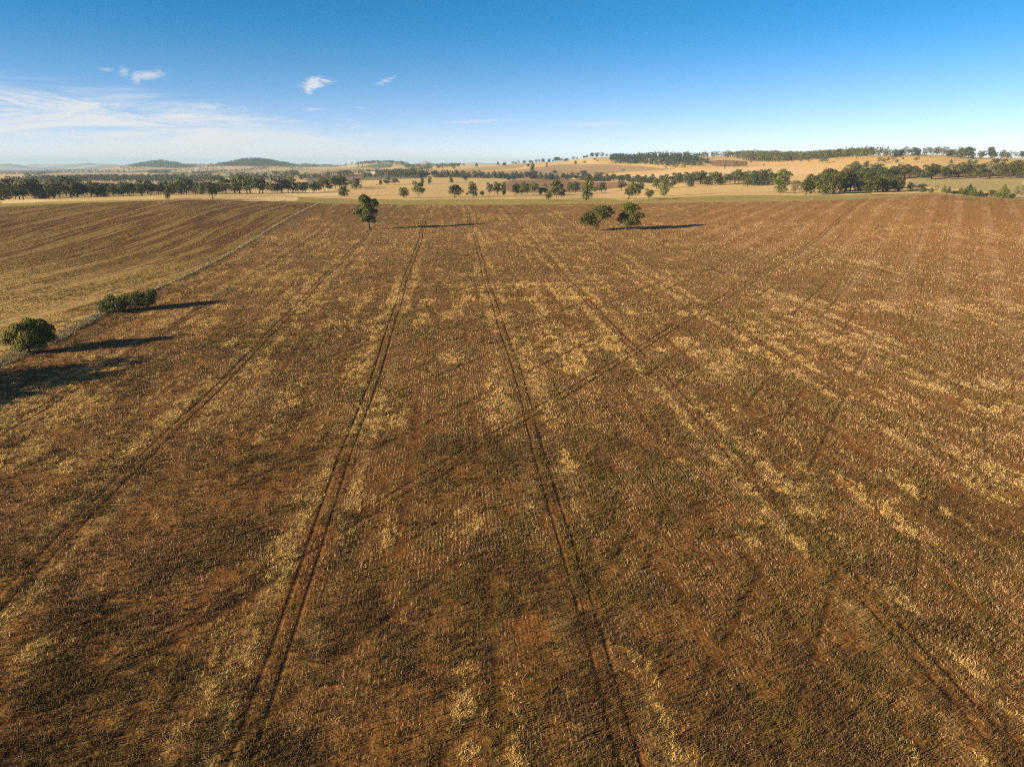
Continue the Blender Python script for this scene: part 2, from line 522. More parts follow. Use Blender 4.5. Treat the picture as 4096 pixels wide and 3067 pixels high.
# grey grass of the fence verge
vg = g.mul(g.attr('verge').outputs['Fac'], g.step(n_clod, 0.30, 0.55, 0.5, 1.0))
c = g.mix(vg, c, (0.22, 0.165, 0.095))
c = g.scale(c, g.add(0.80, g.mul(n_fine, 0.40)))
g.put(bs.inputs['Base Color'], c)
bump = g.n('ShaderNodeBump')
bump.inputs['Strength'].default_value = 0.9
bump.inputs['Distance'].default_value = 1.0
rows = g.mul(g.m('SINE', g.mul(g.add(u, g.mul(n_mid, 0.6)), 2 * math.pi / 0.42)), 0.004)
hgt = g.add(g.add(g.mul(n_fine, 0.10), g.mul(n_clod, 0.34)), g.add(rows, g.mul(rutm, -0.06)))
g.put(bump.inputs['Height'], hgt)
g.put(bs.inputs['Normal'], bump.outputs[0])

mat_fallow, g, bs = new_mat('fallow_field')
P, x, y, u, v, u2 = pos_uv(g)
bend = g.mx(g.sub(330.0, v), 0.0)
ub = g.add(u, g.mul(g.mul(bend, bend), 0.0009))
uv = g.vec(ub, v)
n_fine = g.noise(uv, 2.2, 4, 0.7)
n_clod = g.noise(uv, 0.5, 5, 0.62)
n_mid = g.noise(uv, 0.09, 5, 0.6)
n_str = g.noise(g.vec(g.mul(ub, 0.17), g.mul(v, 0.010)), 1.0, 5, 0.6, 0.3)
n_str2 = g.noise(g.vec(g.mul(ub, 0.5), g.mul(v, 0.02)), 1.0, 4, 0.65, 0.3)
c = g.mix(g.step(n_mid, 0.35, 0.65), (0.080, 0.031, 0.009), (0.122, 0.050, 0.014))
tuss = g.step(g.add(g.mul(n_str, 0.62), g.add(g.mul(n_str2, 0.32), g.mul(n_clod, 0.14))), 0.515, 0.585)
c = g.mix(g.mul(tuss, 0.8), c, (0.25, 0.168, 0.054))
near = g.mul(g.step(v, 330.0, 180.0), g.step(g.add(n_mid, g.mul(n_str, 0.5)), 0.52, 0.74))
c = g.mix(near, c, (0.36, 0.245, 0.095))
c = g.mix(g.mul(g.step(n_fine, 0.45, 0.7), 0.3), c, (0.21, 0.14, 0.06))
vg = g.mul(g.attr('verge').outputs['Fac'], g.step(n_clod, 0.30, 0.55, 0.5, 1.0))
c = g.mix(vg, c, (0.22, 0.165, 0.095))
c = g.scale(c, g.add(0.80, g.mul(n_fine, 0.40)))
g.put(bs.inputs['Base Color'], c)
bump = g.n('ShaderNodeBump')
bump.inputs['Strength'].default_value = 0.9
bump.inputs['Distance'].default_value = 1.0
g.put(bump.inputs['Height'], g.add(g.add(g.mul(n_fine, 0.10), g.mul(n_clod, 0.34)), g.mul(tuss, 0.22)))
g.put(bs.inputs['Normal'], bump.outputs[0])


def paddock_mat(name, a, b, spot=None, s=1.0):
    mt, g, bs = new_mat(name)
    P, x, y, u, v, u2 = pos_uv(g)
    n1 = g.noise(P, 0.012 * s, 5, 0.6)
    n2 = g.noise(P, 0.12, 5, 0.65)
    n3 = g.noise(P, 0.9, 3, 0.7)
    c = g.mix(g.step(g.add(g.mul(n1, 0.6), g.mul(n2, 0.4)), 0.38, 0.62), a, b)
    if spot:
        c = g.mix(g.mul(g.step(n2, 0.52, 0.68), 0.7), c, spot)
    c = g.scale(c, g.add(0.78, g.mul(n3, 0.44)))
    g.put(bs.inputs['Base Color'], c)
    bump = g.n('ShaderNodeBump')
    bump.inputs['Strength'].default_value = 0.8
    bump.inputs['Distance'].default_value = 1.0
    g.put(bump.inputs['Height'], g.add(g.mul(n3, 0.15), g.mul(n2, 0.6)))
    g.put(bs.inputs['Normal'], bump.outputs[0])
    return mt

M_pasture = paddock_mat('green_pasture_strip', (0.33, 0.245, 0.078), (0.23, 0.20, 0.055), (0.48, 0.33, 0.125), 2.5)
PAL = dict(
    dry=paddock_mat('dry_straw_paddock', (0.497, 0.348, 0.151), (0.607, 0.430, 0.197), (0.386, 0.280, 0.118)),
    gold=paddock_mat('golden_hill_grass', (0.524, 0.342, 0.131), (0.635, 0.424, 0.177), (0.359, 0.253, 0.098)),
    bright=paddock_mat('bright_cut_straw', (0.616, 0.477, 0.223), (0.694, 0.532, 0.266)),
    brown=paddock_mat('ploughed_brown_soil', (0.218, 0.114, 0.052), (0.287, 0.159, 0.074)),
    grey=paddock_mat('grey_brown_fallow', (0.294, 0.204, 0.113), (0.350, 0.241, 0.137)),
    tan=paddock_mat('pale_tan_stubble', (0.540, 0.368, 0.192), (0.634, 0.441, 0.244)),
    olive=paddock_mat('olive_pasture', (0.312, 0.257, 0.111), (0.390, 0.309, 0.136)),
    green=paddock_mat('green_crop', (0.100, 0.129, 0.043), (0.130, 0.153, 0.052)),
    red=paddock_mat('red_orchard_soil', (0.153, 0.062, 0.034), (0.198, 0.089, 0.047)),
    pink=paddock_mat('pink_straw_plain', (0.37, 0.27, 0.165), (0.44, 0.325, 0.20)),
    bush=paddock_mat('scrubby_plain', (0.135, 0.116, 0.060), (0.216, 0.165, 0.086), (0.054, 0.062, 0.030)))
PK = list(PAL)

POLY = [('tan', [(2400, 706), (2480, 700), (2720, 684), (3000, 668), (3200, 668), (3380, 684), (3390, 700), (3100, 697), (2800, 705), (2560, 716), (2410, 714)]),
        ('grey', [(1870, 692), (2000, 685), (2120, 674), (2230, 659), (2330, 659), (2560, 665), (2700, 676), (2480, 690), (2370, 700), (2100, 701)]),
        ('olive', [(1800, 682), (1900, 671), (2030, 662), (2130, 656), (2080, 672), (1900, 686), (1700, 690)]),
        ('brown', [(1990, 732), (2046, 722), (2200, 718), (2480, 729), (2560, 735), (2500, 748), (2330, 769), (2210, 771), (2050, 772), (2010, 752)]),
        ('brown', [(3380, 692), (3500, 676), (3800, 680), (4090, 683), (4090, 704), (3900, 711), (3620, 713), (3400, 706)]),
        ('brown', [(2810, 650), (2900, 640), (2990, 646), (2985, 664), (2870, 668)]),
        ('olive', [(3640, 716), (3900, 714), (4090, 716), (4090, 780), (3900, 762), (3720, 750), (3620, 735)]),
        ('bright', [(1130, 777), (1280, 760), (1330, 757), (1362, 783), (1200, 786)]),
        ('bright', [(960, 803), (1110, 786), (1195, 793), (1185, 804), (1100, 806)]),
        ('bright', [(2, 799), (140, 797), (230, 802), (140, 811), (2, 816)]),
        ('pink', [(30, 716), (100, 706), (350, 693), (480, 697), (690, 701), (640, 712), (330, 719), (100, 719)]),
        ('pink', [(640, 684), (760, 672), (900, 668), (1060, 668), (1120, 675), (900, 682), (760, 690)]),
        ('olive', [(800, 706), (930, 692), (1200, 673), (1630, 677), (1620, 681), (1300, 698), (1000, 709)]),
        ('green', [(760, 713), (880, 702), (960, 713)]),
        ('red', [(1190, 713), (1240, 704), (1480, 696), (1500, 706), (1350, 711)]),
        ('green', [(1440, 672), (1470, 662), (1520, 655), (1570, 657), (1565, 668), (1555, 672)])]

def inside(px, py, poly):
    r = np.zeros(len(px), bool)
    n = len(poly)
    for i in range(n):
        (x1, y1), (x2, y2) = poly[i], poly[(i + 1) % n]
        if y1 == y2: continue
        k = (y1 > py) != (y2 > py)
        r ^= k & (px < (x2 - x1) * (py - y1) / (y2 - y1) + x1)
    return r

slot = np.zeros(len(fD), np.int32)
far_n = fbm(fx / 900, fy / 900, 81, 3)
slot[:] = PK.index('dry')
slot[(fD > 1500) & (fA > -0.12)] = PK.index('gold')
slot[(fD > 1500) & (fA <= -0.12) & (far_n < 0.47)] = PK.index('bush')
slot[(fD > 4700)] = PK.index('bush')
slot[(fD > 4700) & (far_n > 0.55)] = PK.index('pink')
lD = np.log(fD)
for key, px in POLY:
    G3 = [ground(*p) for p in px]
    poly = [(math.atan2(p[0], p[1]), math.log(math.hypot(p[0], p[1]))) for p in G3]
    k = inside(fA, lD, poly) & (fD > fe1 - 1)
    slot[k] = PK.index(key)
reg[(reg == 2) & (slot == PK.index('bright'))] = 3

def verge(x, y):
    d = x - fence_x(y)
    w = 0.8 + 1.3 * (1 - sstep(y, 150, 230))
    n = (fbm(x / 3, y / 3, 91, 3) - 0.5) * 2.5
    return sstep(w - np.abs(d + 0.6) + n * 0.6, -0.7, 0.9)
mk = dict()
def m_attr(i):
    def fn(x, y):
        key = len(x)
        if key not in mk: mk[key] = masks(x, y)
        return mk[key][i]
    return fn
sheet('stubble_field', reg == 0, [mat_field], attrs=[('shaded_furrow', shaded_furrow), ('straw', m_attr(0)), ('weed', m_attr(1)), ('bare', m_attr(2)), ('verge', verge)], kind='structure')
sheet('fallow_field', reg == 1, [mat_fallow], attrs=[('verge', verge)], kind='structure')
sheet('pasture', reg == 2, [M_pasture], kind='structure')
sheet('farmland', reg == 3, [PAL[k] for k in PK], slot=slot, kind='structure')
sheet('hills', reg == 4, [PAL[k] for k in PK], slot=slot, kind='structure')
_c = np.array([[math.sin(a) * Ds[0], math.cos(a) * Ds[0], 0] for a in azs])
_c[:, 2] = GZ[:, 0]
cv = np.vstack([_c, [[0, 0, float(height(0, 0.01))]]])
cf = np.array([[i, (i + 1) % NA, NA] for i in range(NA)])[:, ::-1]
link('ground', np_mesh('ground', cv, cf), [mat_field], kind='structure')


# ------------------------------------------------------------------ grass and stubble standing on the fields
rng = np.random.default_rng(7)
def mat_blade(name):
    mt, g, bs = new_mat(name)
    a = g.attr('tint')
    g.put(bs.inputs['Base Color'], a.outputs['Color'])
    return mt
M_blade = mat_blade('dry_blades')

class Blades:
    def __init__(s): s.v, s.c = [], []
    def add(s, x, y, n, h, w, lean, spread, c, cvar=0.2):
        """n blades round every (x, y); h, w per clump; c (k,3) base colours"""
        k = len(x)
        if k == 0: return
        x, y, h, w = (np.repeat(a, n) for a in (x, y, h, w))
        c = np.repeat(c, n, 0)
        m = k * n
        a = rng.uniform(0, 2 * np.pi, m)
        rr = spread * np.sqrt(rng.uniform(0, 1, m)) * (h / max(h.mean(), 1e-6))
        bx, by = x + np.cos(a) * rr, y + np.sin(a) * rr
        z = height(bx, by) - 0.02
        f = rng.uniform(0, np.pi, m)
        dx, dy = np.cos(f) * w / 2, np.sin(f) * w / 2
        hh = h * rng.uniform(0.55, 1.15, m)
        ln = rng.normal(0, 1, (m, 2)) * lean * hh[:, None] + np.stack([np.cos(a), np.sin(a)], 1) * (0.35 * lean * hh)[:, None]
        p = np.stack([np.stack([bx - dx, by - dy, z], 1), np.stack([bx + dx, by + dy, z], 1),
                      np.stack([bx + ln[:, 0], by + ln[:, 1], z + hh], 1)], 1)
        s.v.append(p.reshape(-1, 3).astype(np.float32))
        cc = c * rng.uniform(1 - cvar, 1 + cvar, (m, 1))
        s.c.append(np.repeat(cc, 3, 0).astype(np.float32))
    def build(s, name, **props):
        v, c = np.concatenate(s.v), np.concatenate(s.c)
        me = np_mesh(name, v, np.arange(len(v)).reshape(-1, 3), smooth=False)
        a = me.attributes.new('tint', 'FLOAT_COLOR', 'POINT')
        a.data.foreach_set('color', np.concatenate([c, np.ones((len(c), 1), np.float32)], 1).ravel())
        return link(name, me, [M_blade], kind='stuff', **props)

def sample(r0, r1, dens, a0=-47.0, a1=47.0):
    area = 0.5 * R(a1 - a0) * (r1 * r1 - r0 * r0)
    n = int(area * dens)
    r = np.sqrt(rng.uniform(r0 * r0, r1 * r1, n))
    a = R(1) * rng.uniform(a0, a1, n)
    return np.sin(a) * r, np.cos(a) * r, r, a

DENS = 1.0
stub, straw_b, weed_b, verge_b = Blades(), Blades(), Blades(), Blades()
C = lambda *t: np.array(t)
def cols(n, a, b):
    t = rng.uniform(0, 1, (n, 1))
    return C(*a) * (1 - t) + C(*b) * t

# rings: r0, r1, clumps per square metre, blade width, size factor
for r0, r1, dn, bw, sz in ((30, 60, 24, .04, .95), (60, 95, 16, .05, .95), (95, 150, 7, .075, .95), (150, 230, 4.2, .10, .95),
                           (230, 340, 2.8, .11, .95), (340, 560, 1.2, .15, 1.0)):
    x, y, r, a = sample(r0, r1, dn * DENS, *((-58, 58) if r0 < 90 else (-48, 49)))
    e1 = np.interp(a, *EDGE1)
    right = x > fence_x(y)
    inf = r < e1 - 2
    st, we, ba = masks(x, y)
    rt = rut(x, y)
    vg = verge(x, y)
    u, v = UV(x, y)
    p = rng.uniform(0, 1, len(x))
    brk = sstep(vnoise(u / 3.0, v / 4.5, 151), .25, .5) * (.6 + .4 * sstep(r, 60, 120))
    brk = np.maximum(brk, .85 * sstep(r, 105, 150))
    ok = inf & right & (shaded_furrow(x, y) < .45) & (rt > 0.20 * brk + rng.normal(0, .05, len(x))) & (vg < 0.5)
    is_straw = ok & (p < st * 0.85)
    is_weed = ok & ~is_straw & (p < 0.16 + 0.60 * we + .25 * (np.abs(rt - .66) < .12)) & (rng.uniform(0, 1, len(x)) > ba * 0.75)
    k = np.where(is_straw)[0]
    straw_b.add(x[k], y[k], 5, np.full(len(k), .34 * sz), np.full(len(k), bw * (1.0 if r0 < 140 else .85)), .55, (.20 if r0 < 140 else .42) * sz, (1.0 if r0 < 200 else .82) * cols(len(k), (.38, .255, .09), (.58, .41, .165)) * (1 - .15 * sstep(u[k], 30, 110))[:, None] + np.array([0, .01, .035]) * sstep(u[k], 30, 110)[:, None], .25)
    k = np.where(is_weed)[0]
    cw = cols(len(k), (.105, .074, .025), (.20, .140, .052))
    gr = (vnoise(x[k] / 4, y[k] / 4, 77) > 0.90)[:, None]
    cw = np.where(gr, cols(len(k), (.085, .080, .022), (.135, .120, .038)), cw)
    br = (vnoise(x[k] / 4 + 50, y[k] / 4, 78) > 0.62)[:, None]
    cw = np.where(br & ~gr, cols(len(k), (.10, .060, .027), (.165, .10, .048)), cw)
    cw = cw * (.70, .68, .66) if r0 < 90 else cw * (.86, .85, .84)
    weed_b.add(x[k], y[k], 5, np.full(len(k), .46 * sz), np.full(len(k), bw * 1.15), .45, .22 * sz, cw)
    # left of the fence: rows of tussocks
    ub = u + 0.0009 * np.maximum(330 - v, 0) ** 2
    ts = fbm(ub / 5.0, v / 90, 101, 3) * 0.65 + fbm(x / 2.5, y / 2.5, 103, 2) * 0.35
    k = np.where(inf & ~right & (vg < 0.5) & (p < sstep(ts, 0.42, 0.62) * 0.8 + 0.05))[0]
    ny = (sstep(v[k], 330, 170) * sstep(fbm(ub[k] / 14, v[k] / 22, 105, 3), .42, .6))[:, None]
    cl_ = cols(len(k), (.15, .105, .034), (.27, .19, .062)) * (1 - ny) + cols(len(k), (.38, .26, .10), (.52, .37, .15)) * ny
    weed_b.add(x[k], y[k], 5, np.full(len(k), .36 * sz), np.full(len(k), bw * 1.1), .5, .22 * sz, cl_)

# standing stubble stalks in drill rows
for r0, r1, dn, w, h in ((30, 60, 40, .022, .36), (60, 95, 26, .032, .38), (95, 150, 12, .05, .40), (150, 240, 4.0, .08, .45), (240, 420, 1.3, .13, .5)):
    x, y, r, a = sample(r0, r1, dn * DENS, *((-58, 58) if r0 < 90 else (-48, 49)))
    u, v = UV(x, y)
    un = np.round(u / 0.42) * 0.42 + rng.normal(0, .05, len(u))
    x, y = un * math.cos(UA) + v * math.sin(UA), -un * math.sin(UA) + v * math.cos(UA)
    dens = sstep(fbm(u / 9, v / 11, 111, 4) * .5 + fbm(u / 1.6, v / 2.2, 113, 3) * .5, 0.38, 0.62)
    k = np.where((x > fence_x(y) + 4) & (r < np.interp(a, *EDGE1) - 2) & (rut(x, y) > 0.24) & (shaded_furrow(x, y) < .4) & (lanes(u, v, x, y)[0] < .6) & (rng.uniform(0, 1, len(x)) < 0.10 + 0.9 * dens))[0]
    stub.add(x[k], y[k], 1, np.full(len(k), h), np.full(len(k), w), .28, .02, cols(len(k), (.22, .145, .075), (.48, .345, .21)), .45)

# long grey grass along the fence
for r0, r1, dn, w, h in ((100, 180, 30, .07, .75), (180, 300, 12, .13, .8), (300, 600, 4, .25, .85)):
    x, y, r, a = sample(r0, r1, dn, -48, -14)
    k = np.where((verge(x, y) > rng.uniform(.3, .9, len(x))) & (r < np.interp(a, *EDGE1)))[0]
    verge_b.add(x[k], y[k], 4, np.full(len(k), h * .8) * (.4 + .8 * vnoise(x[k] / 2, y[k] / 2, 121)), np.full(len(k), w), .5, .3, cols(len(k), (.21, .168, .10), (.38, .31, .20)))
stub.build('stubble')
straw_b.build('dry_grass')
weed_b.build('weeds')
verge_b.build('verge_grass')


# ------------------------------------------------------------------ trees
def leaf_mat(name, a, b, c):
    mt, g, bs = new_mat(name, 0.75)
    geo = g.n('ShaderNodeNewGeometry')
    oi = g.n('ShaderNodeObjectInfo')
    r1 = geo.outputs['Random Per Island']
    tx = g.n('ShaderNodeTexCoord')
    nz = g.noise(tx.outputs['Object'], 5.0, 2)
    cc = g.mix(r1, a, b)
    cc = g.mix(g.step(nz, 0.45, 0.65), cc, c)
    cc = g.scale(cc, g.add(0.75, g.mul(oi.outputs['Random'], 0.5)))
    g.put(bs.inputs['Base Color'], cc)
    bs.inputs['Specular IOR Level'].default_value = 0.25
    return mt

ML = dict(lime=leaf_mat('yellow_green_leaves', (.10, .112, .012), (.175, .175, .022), (.14, .14, .017)),
          olive=leaf_mat('olive_leaves', (.058, .072, .011), (.108, .116, .019), (.085, .088, .015)),
          gum=leaf_mat('gum_leaves', (.034, .040, .010), (.066, .066, .017), (.054, .050, .013)),
          green=leaf_mat('bright_gum_leaves', (.050, .064, .012), (.092, .102, .019), (.072, .080, .015)),
          dark=leaf_mat('dark_leaves', (.026, .034, .009), (.052, .058, .015), (.040, .044, .011)),
          cyp=leaf_mat('cypress_leaves', (.018, .032, .013), (.036, .054, .022), (.027, .042, .017)),
          grey=leaf_mat('grey_leaves', (.075, .078, .046), (.115, .112, .068), (.09, .088, .05)),
          brown=leaf_mat('brown_leaves', (.052, .050, .026), (.085, .075, .040), (.068, .060, .032)))
M_bark, g, bs = new_mat('bark')
tx = g.n('ShaderNodeTexCoord')
nb = g.noise(tx.outputs['Object'], 9.0, 4)
g.put(bs.inputs['Base Color'], g.mix(nb, (.030, .020, .013), (.085, .062, .042)))
M_pale, g, bs = new_mat('pale_bark')
nb = g.noise(g.n('ShaderNodeTexCoord').outputs['Object'], 9.0, 4)
g.put(bs.inputs['Base Color'], g.mix(nb, (.10, .078, .055), (.22, .18, .135)))

def crown_geo(lobes, n, leaf, rg, fill=0.45, keep_low=0.35):
    """leaf-clump faces through lobes (cx,cy,cz,rx,ry,rz)"""
    L = np.array(lobes, float)
    wgt = (L[:, 3] * L[:, 4] * L[:, 5]) ** (2 / 3)
    k = rg.choice(len(L), n, p=wgt / wgt.sum())
    d = rg.normal(0, 1, (n, 3))
    d /= np.linalg.norm(d, axis=1, keepdims=True)
    low = (d[:, 2] < -0.25) & (rg.uniform(0, 1, n) > keep_low)
    d[low, 2] *= -1
    lump = vnoise(d[:, 0] * 2.6 + k * 7.1 + 20, d[:, 1] * 2.6 + d[:, 2] * 3.1 + 40, 5)
    rr = (1 - fill * rg.uniform(0, 1, n) ** 1.6) * (0.74 + 0.45 * lump)
    p = L[k, :3] + d * L[k, 3:] * rr[:, None]
    nr = d * 0.75 + rg.normal(0, 0.55, (n, 3)) + np.array([0, 0, 0.15])
    nr /= np.linalg.norm(nr, axis=1, keepdims=True)
    t = np.cross(nr, rg.normal(0, 1, (n, 3)))
    t /= np.linalg.norm(t, axis=1, keepdims=True) + 1e-9
    b = np.cross(nr, t)
    s = leaf * rg.uniform(0.55, 1.45, n)[:, None]
    q = rg.uniform(0.55, 1.0, n)[:, None]
    v = np.stack([p - t * s, p - b * s * q, p + t * s * rg.uniform(.6, 1.1, n)[:, None], p + b * s * q], 1)
    return v.reshape(-1, 3), np.arange(4 * n).reshape(-1, 4)

def tubes_geo(paths, sides=6):
    """paths: list of [(x,y,z,r), ...]"""
    V, Fc = [], []
    for path in paths:
        P = np.array(path, float)
        b0 = len(V)
        for i, q in enumerate(P):
            dirn = P[min(i + 1, len(P) - 1), :3] - P[max(i - 1, 0), :3]
            dirn /= np.linalg.norm(dirn) + 1e-9
            a = np.cross(dirn, (0.31, 0.92, 0.11))
            a /= np.linalg.norm(a) + 1e-9
            c = np.cross(dirn, a)
            for s in range(sides):
                th = 2 * math.pi * s / sides
                V.append(q[:3] + (a * math.cos(th) + c * math.sin(th)) * q[3])
        for i in range(len(P) - 1):
            for s in range(sides):
                s2 = (s + 1) % sides
                Fc.append([b0 + i * sides + s, b0 + i * sides + s2, b0 + (i + 1) * sides + s2, b0 + (i + 1) * sides + s])
    return np.array(V), np.array(Fc)

def limbs(lobes, trunk_r, fork, base=(0, 0, 0), rg=None, stems=1):
    """trunk from base to the fork, limbs on into each lobe"""
    f = np.array(fork, float)
    b = np.array(base, float)
    mid = (b + f) / 2 + np.array([0.02, -0.01, 0]) * f[2]
    out = [[(*(b - [0, 0, .02 * f[2]]), trunk_r * 1.35), (*(b + (f - b) * .12), trunk_r), (*mid, trunk_r * .85), (*f, trunk_r * .7)]]
    for (cx, cy, cz, rx, ry, rz) in lobes:
        e = np.array([cx, cy, cz + rz * 0.35])
        st = b + (f - b) * rg.uniform(.75, 1.0)
        m1 = st + (e - st) * .5 + np.array([rg.normal(0, .02), rg.normal(0, .02), -.03]) * np.linalg.norm(e - st)
        rb = trunk_r * rg.uniform(.32, .5)
        out.append([(*st, rb), (*m1, rb * .7), (*e, rb * .22)])
        for _ in range(2):
            d = rg.normal(0, 1, 3); d /= np.linalg.norm(d)
            e2 = np.array([cx, cy, cz]) + d * np.array([rx, ry, rz]) * .8
            out.append([(*m1, rb * .5), (*((m1 + e2) / 2), rb * .32), (*e2, rb * .1)])
    return out

PROTO = {}
def proto(name, lobes, n, leaf, trunk_r, fork, mat, bark=None, seed=0, fill=.5, keep_low=.35, extra=None):
    """unit tree: height 1, half width about .5"""
    rg = np.random.default_rng(seed)
    v, f = crown_geo(lobes, n, leaf, rg, fill, keep_low)
    tv, tf = tubes_geo(extra if extra else limbs(lobes, trunk_r, fork, rg=rg))
    kz = 1.0 / np.percentile(v[:, 2], 99.6)
    kx = 0.5 / max(np.percentile(np.abs(v[:, 0]), 99), np.percentile(np.abs(v[:, 1]), 99))
    v *= (kx, kx, kz)
    tv *= (kx, kx, kz)
    cm = np_mesh(name + '_crown', v, f, smooth=False)
    cm.materials.append(mat)
    tm = np_mesh(name + '_trunk', tv, tf)
    tm.materials.append(bark or M_bark)
    PROTO[name] = (tm, cm)

def gum_lobes(seed, k, lo, hi, wide, lobe):
    rg = np.random.default_rng(seed)
    L = []
    for i in range(k):
        z = lo + (hi - lo) * (i + .5) / k + rg.normal(0, .03)
        t = (z - lo) / (hi - lo)
        rad = wide * (0.55 + 0.75 * math.sin(math.pi * min(1, t * .85 + .1))) * rg.uniform(.35, .85)
        a = i * 2.4 + rg.uniform(0, 1)
        s = lobe * rg.uniform(.75, 1.25) * (1.15 - .35 * t)
        L.append((math.cos(a) * rad, math.sin(a) * rad, z, s * 1.15, s * 1.15, s * .85))
    return L

for i in range(6):
    ss = 300 + i
    mt = (ML['gum'], ML['green'], ML['gum'], ML['dark'], ML['gum'], ML['green'])[i]
    proto('gum%d' % i, gum_lobes(ss, 8 + i % 3, .30, .86, .34, .20), 1500, .030, .036, (0.02, 0, .36), mt, (M_bark, M_pale)[i % 2], ss)
for i in range(3):       # low crown, broad
    ss = 330 + i
    proto('broad%d' % i, gum_lobes(ss, 10, .20, .80, .40, .22), 1800, .030, .042, (0.01, 0, .22), (ML['dark'], ML['gum'], ML['green'])[i], None, ss)
for i in range(3):       # tall, leafy to the ground
    ss = 350 + i
    proto('leafy%d' % i, gum_lobes(ss, 10, .14, .90, .22, .16), 1700, .026, .026, (0.0, 0, .30), (ML['gum'], ML['dark'], ML['green'])[i], None, ss, keep_low=.7)
for i in range(3):       # cypress pine
    ss = 370 + i
    L = [(0.02 * math.sin(j * 2 + i), 0.02 * math.cos(j * 2), .12 + .80 * j / 7, *(2 * [.40 * (1 - (j / 7.6) ** 1.5) * (.75 + .25 * min(1, j / 1.5)) + .05]), .12) for j in range(8)]
    proto('cypress%d' % i, L, 1300, .030, .02, (0, 0, .5), (ML['cyp'], ML['cyp'], ML['green'])[i], None, ss, keep_low=.9)
for i in range(2):
    ss = 390 + i
    proto('grey%d' % i, gum_lobes(ss, 8, .30, .86, .36, .18), 900, .028, .024, (0.02, 0, .30), ML['grey'], M_pale, ss)
    proto('brown%d' % i, gum_lobes(ss + 5, 9, .20, .84, .38, .20), 1000, .026, .024, (0.02, 0, .28), ML['brown'], None, ss + 5)
    proto('shrub%d' % i, gum_lobes(ss + 9, 8, .22, .72, .32, .24), 1100, .045, .03, (0, 0, .2), (ML['dark'], ML['green'])[i], None, ss + 9, keep_low=.9)
proto('sparse0', gum_lobes(411, 7, .35, .88, .36, .16), 420, .026, .022, (0.03, 0, .34), ML['brown'], M_pale, 411, fill=.8)

def parts(root, tm, cm, tname='trunk', cname='crown'):
    if tm is not None: link(tname, tm, parent=root)
    if cm is not None: link(cname, cm, parent=root)

NAMES = dict(gum='gum_tree', broad='gum_tree', leafy='gum_tree', cypress='cypress_pine', grey='gum_tree', brown='gum_tree', shrub='shrub', sparse='gum_tree')
rt_ = random.Random(11)
counts = {}
def tree(p, h, w, kind, label, group=None, rot=None):
    root = bpy.data.objects.new(NAMES[kind.rstrip('0123456789')], None)
    root.empty_display_size = 1
    col.objects.link(root)
    root.location = p
    root.scale = (w, w, h)
    root.rotation_euler = (0, 0, rt_.uniform(0, 6.28) if rot is None else rot)
    root['label'] = label
    root['category'] = 'shrub' if kind.startswith('shrub') else 'tree'
    if group: root['group'] = group
    parts(root, *PROTO[kind], *(('stem', 'crown') if kind.startswith('shrub') else ('trunk', 'crown')))
    return root

def px_tree(x, base, top, w, kind, label, group=None, D=None):
    p = ground(x, base) if D is None else at(x, D)
    d = math.hypot(p[0], p[1])
    r_ = ray(x, top)
    h = CAMZ + d * r_[2] / math.hypot(r_[0], r_[1]) - p[2]
    wm = w / F * d * 1.02
    return tree(p, h, wm, kind, label, group)

# ---- the five plants standing in the near fields, each with its own outline
def own_tree(name, label, cat, base, H, lobes, n, leaf, tr, fork, mat, seed, group=None, extra=None, keep_low=.35, fill=.5, cname='crown', tname='trunk', swell=1.0):
    """lobes in metres round the base, x to the right of the view, y away from it"""
    rg = np.random.default_rng(seed)
    lobes = [(*q[:3], q[3] * swell, q[4] * swell, q[5] * swell) for q in lobes]
    root = link(name, None)
    root.location = base
    root.rotation_euler = (0, 0, -math.atan2(base[0], base[1]))
    root['label'] = label
    root['category'] = cat
    if group: root['group'] = group
    v, f = crown_geo(lobes, n, leaf, rg, fill, keep_low)
    tv, tf = tubes_geo(extra if extra else limbs(lobes, tr, fork, rg=rg), 8)
    link(tname, np_mesh(tname, tv, tf), [M_bark], root)
    link(cname, np_mesh(cname, v, f, False), [mat], root)
    return root

def metric(px_base):
    b = ground(*px_base)
    d = np.linalg.norm(b - np.array([0, 0, CAMZ]))
    return b, d / F * 1.0          # metres per photo pixel there

# lone gum left of centre
b, k = metric((1478, 917))
s = k / 3.687
lob = lambda cx, cy, rx, rz, yy=0.0, ry=None: ((cx - 480) * s, yy, (590 - cy) * s * 1.0, rx * s, (ry or rx) * s, rz * s)
L1 = [lob(425, 165, 75, 55, 0), lob(395, 200, 55, 50, -1), lob(470, 200, 70, 55, 1), lob(555, 235, 72, 62, .5), lob(590, 255, 45, 40, -.5), lob(450, 270, 85, 60, -1.5),
      lob(330, 350, 62, 45, -.5), lob(300, 378, 40, 32, 0), lob(400, 345, 80, 60, 1.5), lob(480, 340, 85, 65, -1.8), lob(560, 365, 60, 55, .5), lob(440, 430, 75, 55, 0),
      lob(530, 450, 60, 45, .8), lob(400, 465, 50, 35, -.8), lob(545, 490, 40, 22, 0)]
own_tree('gum_tree', 'lone tall gum with ragged crown and bare dark trunk in the brown field', 'tree', b, 17, L1, 9000, .26, .42, (-0.3, 0, 4.6), ML['green'], 501,
         extra=limbs(L1, .55, (-0.35, 0, 4.4), rg=np.random.default_rng(1)))
